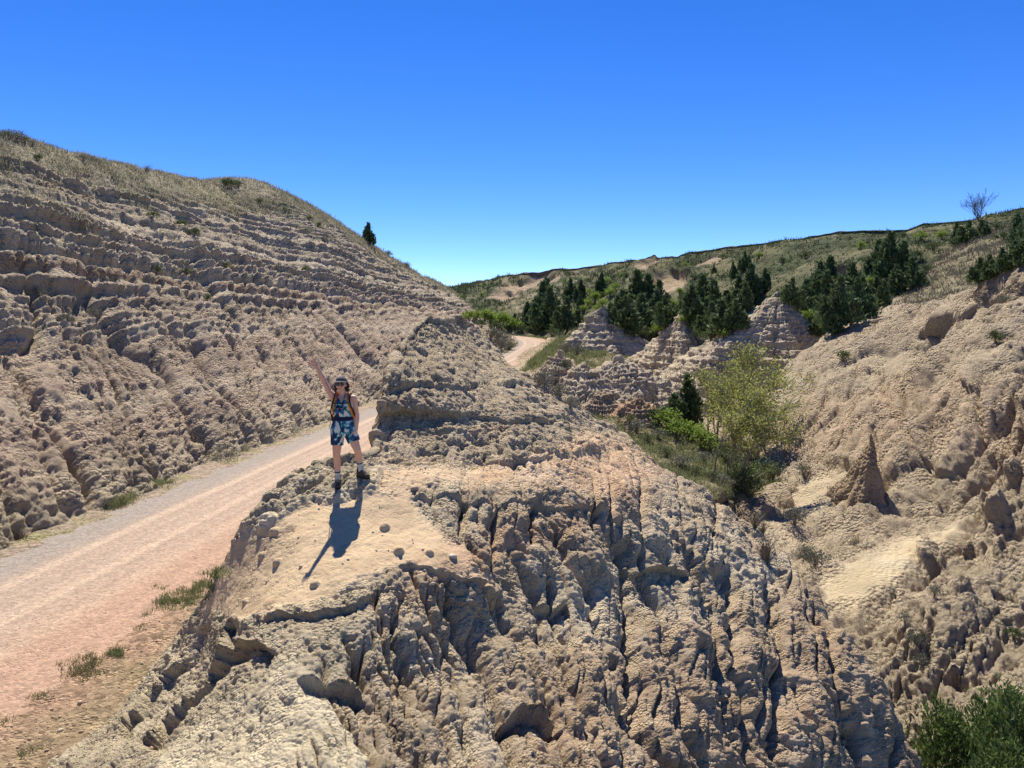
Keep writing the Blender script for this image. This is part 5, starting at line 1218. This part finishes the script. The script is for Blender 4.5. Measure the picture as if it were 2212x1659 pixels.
def fused(M, name, mat, parent, voxel=.006, smooth=3, cut=None):
    """melt overlapping pieces into one continuous skin"""
    me = bpy.data.meshes.new('tmp'); me.from_pydata([tuple(p) for p in np.concatenate(M.V)], [], M.F); me.update()
    o = bpy.data.objects.new('tmp', me); col.objects.link(o)
    bm = bmesh.new(); bm.from_mesh(me); bmesh.ops.remove_doubles(bm, verts=bm.verts, dist=1e-4); bmesh.ops.recalc_face_normals(bm, faces=bm.faces); bm.to_mesh(me); bm.free()
    md = o.modifiers.new('r', 'REMESH'); md.mode = 'VOXEL'; md.voxel_size = voxel; md.use_smooth_shade = True
    sm = o.modifiers.new('s', 'SMOOTH'); sm.factor = .5; sm.iterations = smooth
    dg = bpy.context.evaluated_depsgraph_get(); out = bpy.data.meshes.new_from_object(o.evaluated_get(dg))
    bpy.data.objects.remove(o, do_unlink=True)
    if cut:
        bm = bmesh.new(); bm.from_mesh(out)
        kill = [f for f in bm.faces if cut(f.calc_center_median())]
        bmesh.ops.delete(bm, geom=kill, context='FACES'); bm.to_mesh(out); bm.free()
    out.name = name
    for p in out.polygons: p.use_smooth = True
    out.materials.clear(); out.materials.append(mat)
    r = bpy.data.objects.new(name, out); col.objects.link(r)
    if parent: r.parent = parent
    return r
M_skin, nt, b = mat_new('skin')
tc = nt.nodes.new('ShaderNodeTexCoord'); nz = N(nt, 'ShaderNodeTexNoise', Scale=14.0, Detail=3.0); nt.links.new(tc.outputs['Object'], nz.inputs['Vector'])
mx = N(nt, 'ShaderNodeMix', data_type='RGBA'); nt.links.new(nz.outputs['Fac'], mx.inputs[0]); mx.inputs[6].default_value = (.74, .37, .22, 1); mx.inputs[7].default_value = (.85, .50, .33, 1)
nt.links.new(mx.outputs[2], b.inputs['Base Color']); b.inputs['Roughness'].default_value = .5; b.inputs['Subsurface Weight'].default_value = .12; b.inputs['Subsurface Radius'].default_value = (.02, .008, .004)
b.inputs['Specular IOR Level'].default_value = .35
# marbled navy, teal and cream cloth
M_dye, nt, b = mat_new('marbled_cloth'); L = nt.links
tc = nt.nodes.new('ShaderNodeTexCoord'); nz = N(nt, 'ShaderNodeTexNoise', Scale=5.2, Detail=4.0, Roughness=.55, Distortion=1.6)
mp = nt.nodes.new('ShaderNodeMapping'); mp.inputs['Scale'].default_value = (1.25, 1, .75); mp.inputs['Location'].default_value = (.37, .2, .61)
L.new(tc.outputs['Object'], mp.inputs['Vector']); L.new(mp.outputs[0], nz.inputs['Vector'])
cr_n = nt.nodes.new('ShaderNodeValToRGB'); e = cr_n.color_ramp; e.interpolation = 'LINEAR'
e.elements[0].position = .40; e.elements[0].color = (.012, .02, .075, 1); e.elements[1].position = .60; e.elements[1].color = (.72, .70, .62, 1)
for p_, c_ in ((.455, (.012, .022, .08, 1)), (.485, (.015, .15, .23, 1)), (.53, (.08, .38, .44, 1)), (.555, (.68, .68, .60, 1))):
    q = e.elements.new(p_); q.color = c_
L.new(nz.outputs['Fac'], cr_n.inputs[0]); L.new(cr_n.outputs[0], b.inputs['Base Color']); b.inputs['Roughness'].default_value = .85
M_navy = plain('navy_cloth', (.012, .018, .05), .85, .2, 30)
M_black = plain('black_webbing', (.012, .012, .014), .7, .2, 40)
M_orange = plain('orange_fabric', (.62, .24, .05), .75, .2, 25)
M_cap = plain('grey_cap_cloth', (.085, .09, .085), .9, .2, 30)
M_piping = plain('pale_cap_piping', (.55, .54, .50), .8, .1, 10)
M_hair = plain('brown_hair', (.045, .022, .012), .55, .4, 60)
M_lens = plain('dark_lenses', (.012, .014, .02), .08, .1, 5, .8)
M_teeth = plain('teeth', (.75, .72, .66), .4, .05, 10)
M_lip = plain('lips', (.42, .12, .10), .5, .1, 10)
M_boot = plain('grey_brown_boot_leather', (.075, .06, .048), .8, .3, 30, .2, .3)
M_sole = plain('boot_rubber', (.025, .023, .022), .8, .2, 20)
M_lace = plain('laces', (.45, .42, .36), .8, .1, 20)
M_sock = plain('white_sock_knit', (.62, .60, .56), .9, .1, 40)
M_bino = plain('blue_binocular_shell', (.03, .12, .30), .5, .15, 20)

fz = P(744, 1056, 11.75)
ox, oy = float(fz[0]), float(fz[1])
gR = ground_under(ox - .09, oy - .05); gL_ = ground_under(ox + .27, oy + .03)
oz = gR - .015
lift = max(-.05, min(.16, gL_ - .015 - oz))
woman = empty('person', (ox, oy, oz), 'woman in marbled romper, grey cap and dark glasses waving on the clay ridge', 'person')
# joints: +X to the picture right, -Y towards the camera
hipR, hipL = (-.085, 0, .90), (.085, .01, .90)
kneR, ankR = (-.105, -.035, .50), (-.10, .02, .12)
kneL, ankL = (.215, -.03, .50 + lift * .6), (.245, .06, .12 + lift)
shR, shL = (-.165, .01, 1.395), (.165, .01, 1.375)
elR, wrR = (-.285, .0, 1.645), (-.385, -.03, 1.865)
elL, wrL = (.205, .02, 1.115), (.20, -.035, .885)
B_ = Mesher()
torso = [(0, .01, .80, .10, .08), (0, .012, .86, .165, .115), (0, .012, .92, .176, .12), (0, .008, .98, .165, .11), (0, 0, 1.06, .135, .092), (0, 0, 1.12, .128, .088), (0, -.004, 1.20, .14, .10), (0, -.008, 1.27, .15, .112), (0, 0, 1.34, .150, .10), (0, .008, 1.39, .150, .08), (0, .012, 1.425, .095, .062), (-.003, .01, 1.45, .055, .052)]
rings(B_, torso)
ell(B_, (-.058, -.085, 1.265), (.058, .045, .055)); ell(B_, (.058, -.085, 1.265), (.058, .045, .055))
caps(B_, (0, .012, 1.40), (-.01, -.008, 1.50), .052, .05)
for hp, kn, an in ((hipR, kneR, ankR), (hipL, kneL, ankL)):
    hp, kn, an = map(np.array, (hp, kn, an))
    caps(B_, hp, hp + (kn - hp) * .5, .098, .078, 18); caps(B_, hp + (kn - hp) * .5, kn, .078, .056, 18)
    c1 = kn + (an - kn) * .33 + np.array([0, .016, 0]); caps(B_, kn, c1, .054, .056, 16); caps(B_, c1, an, .055, .034, 16)
    caps(B_, an, an + np.array([0, 0, -.06]), .036, .038, 12)
for s, e_, w, ru in ((shR, elR, wrR, .05), (shL, elL, wrL, .048)):
    s, e_, w = map(np.array, (s, e_, w))
    ell(B_, s + np.array([0.012 * (1 if s[0] < 0 else -1), 0, -.004]), (.056, .054, .055)); caps(B_, s, e_, ru, .036, 16)
    m_ = e_ + (w - e_) * .3; caps(B_, e_, m_, .040, .041, 14); caps(B_, m_, w, .041, .027, 14)
caps(B_, (-.11, .01, 1.36), (-.19, .005, 1.46), .062, .05)
# head: skull, jaw, cheeks, nose, ears
hc = np.array([-.018, -.02, 1.585])
ell(B_, hc + [0, .01, .02], (.074, .092, .088), k=24); ell(B_, hc + [0, -.025, -.045], (.054, .062, .062), k=20); ell(B_, hc + [0, -.062, -.088], (.026, .024, .02))
for s in (-1, 1): ell(B_, hc + [s * .036, -.066, -.03], (.024, .022, .022)); ell(B_, hc + [s * .076, .008, -.012], (.010, .018, .028))
caps(B_, hc + [0, -.086, .012], hc + [0, -.106, -.024], .009, .013); ell(B_, hc + [0, -.098, -.03], (.018, .012, .010))
# hands: palm, four fingers of two or three bones, thumb from the side of the palm
def hand(M, w, d, side, palm_n, curl, spread, s=1.0):
    w = np.array(w, float); d = np.array(d, float); d /= np.linalg.norm(d); n = np.array(palm_n, float); n -= d * n.dot(d); n /= np.linalg.norm(n); x = np.cross(d, n) * side   # x points to the thumb
    for q in np.linspace(-.030, .030, 4): caps(M, w + d * .012 + x * q * .62, w + d * .085 + x * q, .0135, .0115, 10, 4)
    for q, L in zip((.032, .0115, -.010, -.031), (.070, .078, .072, .057)):
        b0 = w + d * .088 + x * q * s; dr = d + x * (q * spread); dr /= np.linalg.norm(dr); p = b0; a = curl * .5
        for j, f in enumerate((.45, .31, .24)):
            dd = dr * math.cos(a) + n * math.sin(a); e = p + dd * L * f; caps(M, p, e, .0088 - .0009 * j, .0080 - .0009 * j, 9, 3); p = e; a += curl
    t0 = w + d * .022 + x * .026; t1 = t0 + (d * .6 + x * .75 + n * .2) * .042; t2 = t1 + (d * .85 + x * .45 + n * .15) * .030; t3 = t2 + (d * .95 + x * .2 + n * .15) * .024
    caps(M, t0, t1, .0145, .0115, 10, 3); caps(M, t1, t2, .011, .0095, 9, 3); caps(M, t2, t3, .0092, .0072, 9, 3)
hand(B_, wrR, (-.10, -.02, .16), -1, (0.1, -1, .1), .10, 4.2)
hand(B_, wrL, (-.03, -.05, -.17), -1, (-.75, .35, -.1), .42, 1.0)
body = fused(B_, 'body', M_skin, woman, .0052, 2)
# romper
G_ = Mesher()
rings(G_, [(0, .01, .775, .09, .07), (0, .01, .83, .172, .122), (0, .012, .90, .188, .131), (0, .01, .97, .178, .122), (0, 0, 1.06, .144, .100), (0, 0, 1.12, .137, .096), (0, -.004, 1.20, .149, .108), (0, -.008, 1.27, .157, .120), (0, -.006, 1.315, .140, .112), (0, -.004, 1.36, .104, .090), (0, .0, 1.40, .072, .072), (0, .002, 1.425, .060, .062)])
ell(G_, (-.058, -.088, 1.265), (.064, .050, .060)); ell(G_, (.058, -.088, 1.265), (.064, .050, .060))
for hp, kn, f in ((hipR, kneR, .58), (hipL, kneL, .56)):
    hp, kn = np.array(hp), np.array(kn); caps(G_, hp, hp + (kn - hp) * f * .5, .112, .100, 20); caps(G_, hp + (kn - hp) * f * .5, hp + (kn - hp) * (f + .25), .100, .090, 20)
dR = (np.array(kneR) - hipR); dL = (np.array(kneL) - hipL)
def rcut(c):
    c = np.array(c)
    if c[2] < .80:
        h, d = (hipR, dR) if c[0] < .03 else (hipL, dL)
        t = (c - np.array(h)).dot(d) / d.dot(d)
        if t > .60: return True
    if c[2] > 1.30 and c[1] < 0 and abs(c[0]) < (c[2] - 1.30) * .55: return True        # v neckline
    return c[2] > 1.405
romper = fused(G_, 'romper', M_dye, woman, .007, 2, rcut)
sd_m = romper.modifiers.new('cloth', 'SOLIDIFY'); sd_m.thickness = .004; sd_m.offset = 1
Bt = Mesher(); rings(Bt, [(0, .002, 1.035, .156, .110), (0, .001, 1.05, .152, .108), (0, 0, 1.085, .147, .104), (0, 0, 1.10, .144, .102)], 36, False); bel = Bt.obj('waistband', M_navy, woman, True)
# socks and boots
for an, kn, toe in ((ankR, kneR, np.array([.22, -.975, 0])), (ankL, kneL, np.array([.72, -.69, 0]))):
    an = np.array(an); kn = np.array(kn); up = (kn - an) / np.linalg.norm(kn - an); toe = toe / np.linalg.norm(toe)
    S_ = Mesher(); S_.tube([an - up * .01, an + up * .05, an + up * .10, an + up * .145], [.046, .042, .044, .046], 18); sk = S_.obj('sock', M_sock, woman, True)
    T_ = Mesher(); T_.tube([an + up * .112, an + up * .132], [.0462, .0474], 18); T_.obj('stripe', M_navy, sk, True)
    gz = an[2] - .12; K = Mesher(); sx = np.array([toe[1], -toe[0], 0]) * -1
    c0 = np.array([an[0], an[1], gz])
    caps(K, c0 - toe * .035 + [0, 0, .075], c0 - toe * .01 + [0, 0, .165], .050, .052, 16); caps(K, c0 - toe * .045 + [0, 0, .045], c0 + toe * .14 + [0, 0, .048], .043, .040, 14)
    caps(K, c0 + toe * .03 + [0, 0, .085], c0 + toe * .15 + [0, 0, .05], .044, .038, 14); ell(K, c0 + toe * .165 + [0, 0, .048], (.046, .046, .035))
    bt_ = fused(K, 'boot', M_boot, woman, .007, 2, lambda c: c[2] > gz + .205)
    Q = Mesher()
    outl = [(-.095, .0), (-.085, .035), (-.02, .040), (.05, .036), (.12, .047), (.18, .043), (.208, .02), (.212, -.0), (.205, -.024), (.17, -.044), (.10, -.047), (.03, -.038), (-.03, -.04), (-.085, -.034)]
    lo = [c0 + toe * a_ + sx * b_ + [0, 0, .0] for a_, b_ in outl]; hi = [p + [0, 0, .028] for p in lo]; n_ = len(lo)
    Q.add(np.array(lo + hi), [tuple(range(n_ - 1, -1, -1)), tuple(range(n_, 2 * n_))] + [(i, (i + 1) % n_, n_ + (i + 1) % n_, n_ + i) for i in range(n_)])
    Q.obj('sole', M_sole, bt_)
    W_ = Mesher()
    for j in range(5):
        t_ = j / 4; c_ = c0 + toe * (.055 + .065 * (1 - t_)) + [0, 0, .098 + .075 * t_]
        W_.tube([c_ - sx * .028 - toe * .012, c_ + toe * .012 + [0, 0, .012], c_ + sx * .028 - toe * .012], [.0035] * 3, 5)
    W_.obj('lace', M_lace, bt_)
# cap, glasses, mouth, hair, necklace
C_ = Mesher(); th = np.linspace(0, 2 * math.pi, 29)[:-1]
cv = []; rr = [(-.012, .093, .104), (.015, .096, .106), (.042, .088, .097), (.064, .068, .075), (.076, .038, .042), (.079, .006, .006)]
rings(C_, [(hc[0], hc[1] + .012 - .0, hc[2] + .045 + z_, a_ * .86, b_ * .93) for z_, a_, b_ in rr], 28)
capo = C_.obj('cap', M_cap, woman, True)
bm_ = Mesher(); n_ = 15; V = []
for i in range(n_):
    a_ = math.pi * (1.12 + .76 * i / (n_ - 1)); ca, sa = math.cos(a_), math.sin(a_)
    for q, drop in ((1.0, 0), (1.62, .012)):
        arch = .012 * (1 - (2 * i / (n_ - 1) - 1) ** 2)
        V.append(hc + np.array([ca * .084 * (1 + (q - 1) * .35), .012 + sa * .098 * q, .052 - drop + arch]))
F = [(2 * i, 2 * i + 1, 2 * i + 3, 2 * i + 2) for i in range(n_ - 1)]
bm_.add(V, F); br_ = bm_.obj('brim', M_cap, capo, True); s_ = br_.modifiers.new('t', 'SOLIDIFY'); s_.thickness = .004
ed = Mesher(); ed.tube([V[2 * i + 1] for i in range(n_)], [.0028] * n_, 5); ed.obj('piping', M_piping, capo)
sg = Mesher()
for s in (-1, 1):
    ell(sg, hc + [s * .034, -.090, .008], (.033, .010, .022), k=16)
sg.tube([hc + [-.01, -.1, .014], hc + [.01, -.1, .014]], [.004, .004], 6)
gl = sg.obj('sunglasses', M_lens, woman, True)
for s in (-1, 1):
    tm = Mesher(); tm.tube([hc + [s * .064, -.082, .012], hc + [s * .077, -.03, .01], hc + [s * .08, .02, .002]], [.004, .0035, .003], 6); tm.obj('temple', M_black, gl, True)
mo = Mesher(); ell(mo, hc + [0, -.0875, -.058], (.029, .0095, .0115), k=16); lips = mo.obj('lips', M_lip, woman, True)
te = Mesher(); ell(te, hc + [0, -.0935, -.0560], (.021, .0060, .0052), k=14); te.obj('teeth', M_teeth, lips, True)
ha = Mesher(); r = np.random.default_rng(9)
for k in range(46):
    a_ = r.uniform(-.35, math.pi + .35); x0 = math.cos(a_) * .080; y0 = .02 + abs(math.sin(a_)) * .085 if math.sin(a_) > -.2 else .0
    L_ = r.uniform(.10, .19); o = r.uniform(-.01, .022)
    p0 = hc + [x0 * .95, y0, .05]; p1 = hc + [x0 * 1.12 + o * np.sign(x0), y0 + .01, -.03]; p2 = hc + [x0 * (1.1 + r.uniform(-.15, .25)), y0 + .012, .05 - L_]
    ha.tube([p0, p1, (p1 + p2) / 2 + r.normal(size=3) * .006, p2], [.012, .014, .011, .003], 6)
ha.obj('hair', M_hair, woman, True)
nk = Mesher(); nk.tube([(-.05, -.045, 1.425), (-.028, -.082, 1.39), (0, -.098, 1.37), (.028, -.082, 1.39), (.05, -.045, 1.425)], [.0022] * 5, 5); nk.obj('necklace', M_lace, woman)
# daypack worn on the back
pack = empty('daypack', (ox, oy, oz + 1.0), 'orange and black daypack on the back of the waving woman', 'backpack')
def wp(M, name, mat, parent, smooth=True):
    o = M.obj(name, mat, parent, smooth)
    o.data.transform(Matrix.Translation((0, 0, -1.0))) if parent is not None else None
    return o
q = Mesher(); rings(q, [(-.02, .20, .98, .10, .05), (-.02, .20, 1.0, .145, .075), (-.02, .205, 1.15, .155, .085), (-.02, .20, 1.32, .14, .075), (-.02, .19, 1.40, .10, .05)], 24); wp(q, 'pack_bag', M_orange, pack)
q = Mesher(); rings(q, [(-.02, .28, 1.0, .09, .02), (-.02, .29, 1.05, .11, .04), (-.02, .29, 1.18, .11, .04), (-.02, .28, 1.24, .09, .02)], 18); wp(q, 'front_pocket', M_black, pack)
q = Mesher(); rings(q, [(-.175, .15, 1.0, .03, .04), (-.18, .15, 1.03, .038, .05), (-.18, .15, 1.11, .038, .05), (-.175, .15, 1.13, .025, .03)], 14); wp(q, 'side_pocket', M_black, pack)
def strap(pts, w, mat, name, th=.006):
    pts = np.array(pts, float); n = len(pts); t = unit(np.gradient(pts, axis=0)); c = np.array([0, .02, 1.2]); out = unit(pts - c); out[:, 2] *= .3; sd2 = unit(np.cross(t, unit(out)))
    V = np.concatenate([pts - sd2 * w / 2, pts + sd2 * w / 2]); F = [(i, i + 1, n + i + 1, n + i) for i in range(n - 1)]
    m_ = Mesher(); m_.add(V, F); o = wp(m_, name, mat, pack); s_ = o.modifiers.new('t', 'SOLIDIFY'); s_.thickness = th; s_.offset = 1; return o
for s in (-1, 1):
    pt = [(s * .09, .14, 1.395), (s * .098, .06, 1.452), (s * .102, -.02, 1.445), (s * .104, -.088, 1.39), (s * .112, -.118, 1.33), (s * .128, -.118, 1.26), (s * .150, -.075, 1.18), (s * .160, .0, 1.10), (s * .155, .1, 1.04)]
    strap(pt, .050, M_orange, 'shoulder_strap'); pt2 = [(x_ * 1.18, y_ - .008, z_ + .003) for x_, y_, z_ in pt]; strap(pt2, .020, M_black, 'strap_edge', .009)
strap([(-.118, -.128, 1.315), (-.05, -.142, 1.312), (.05, -.142, 1.312), (.118, -.128, 1.315)], .014, M_black, 'chest_strap', .006)
q = Mesher(); q.tube([(-.165, .05, 1.10), (-.20, .04, 1.03), (-.215, .03, .95), (-.222, .02, .90)], [.004, .004, .004, .003], 5); wp(q, 'loose_strap', M_black, pack)
# binoculars hanging on the chest
bino = empty('binoculars', (ox - .01, oy - .17, oz + 1.205), 'small blue binoculars hanging on the chest of the waving woman', 'binoculars')
for s in (-1, 1):
    q = Mesher(); q.tube([(s * .030, 0, .042), (s * .030, 0, .030), (s * .032, 0, .02), (s * .034, 0, -.02), (s * .036, 0, -.045), (s * .036, 0, -.047)], [.017, .018, .021, .023, .026, .020], 14); bo = q.obj('barrel', M_bino, bino, True)
    q = Mesher(); q.tube([(s * .030, 0, .040), (s * .030, 0, .056)], [.020, .018], 14); q.obj('eyecup', M_black, bo, True)
    q = Mesher(); q.tube([(s * .031, 0, .026), (s * .031, 0, .033)], [.0215, .0215], 14); q.obj('ring', M_orange, bo, True)
q = Mesher(); q.tube([(-.03, 0, .0), (.03, 0, .0)], [.012, .012], 8); q.obj('bridge', M_black, bino, True)
for s in (-1, 1):
    q = Mesher(); q.tube([(s * .034, 0, .04), (s * .045, .03, .12), (s * .055, .075, .19), (s * .052, .14, .235), (s * .03, .20, .245)], [.0045] * 5, 5); q.obj('neck_strap', M_black, bino)
print('person', time.time() - T0)
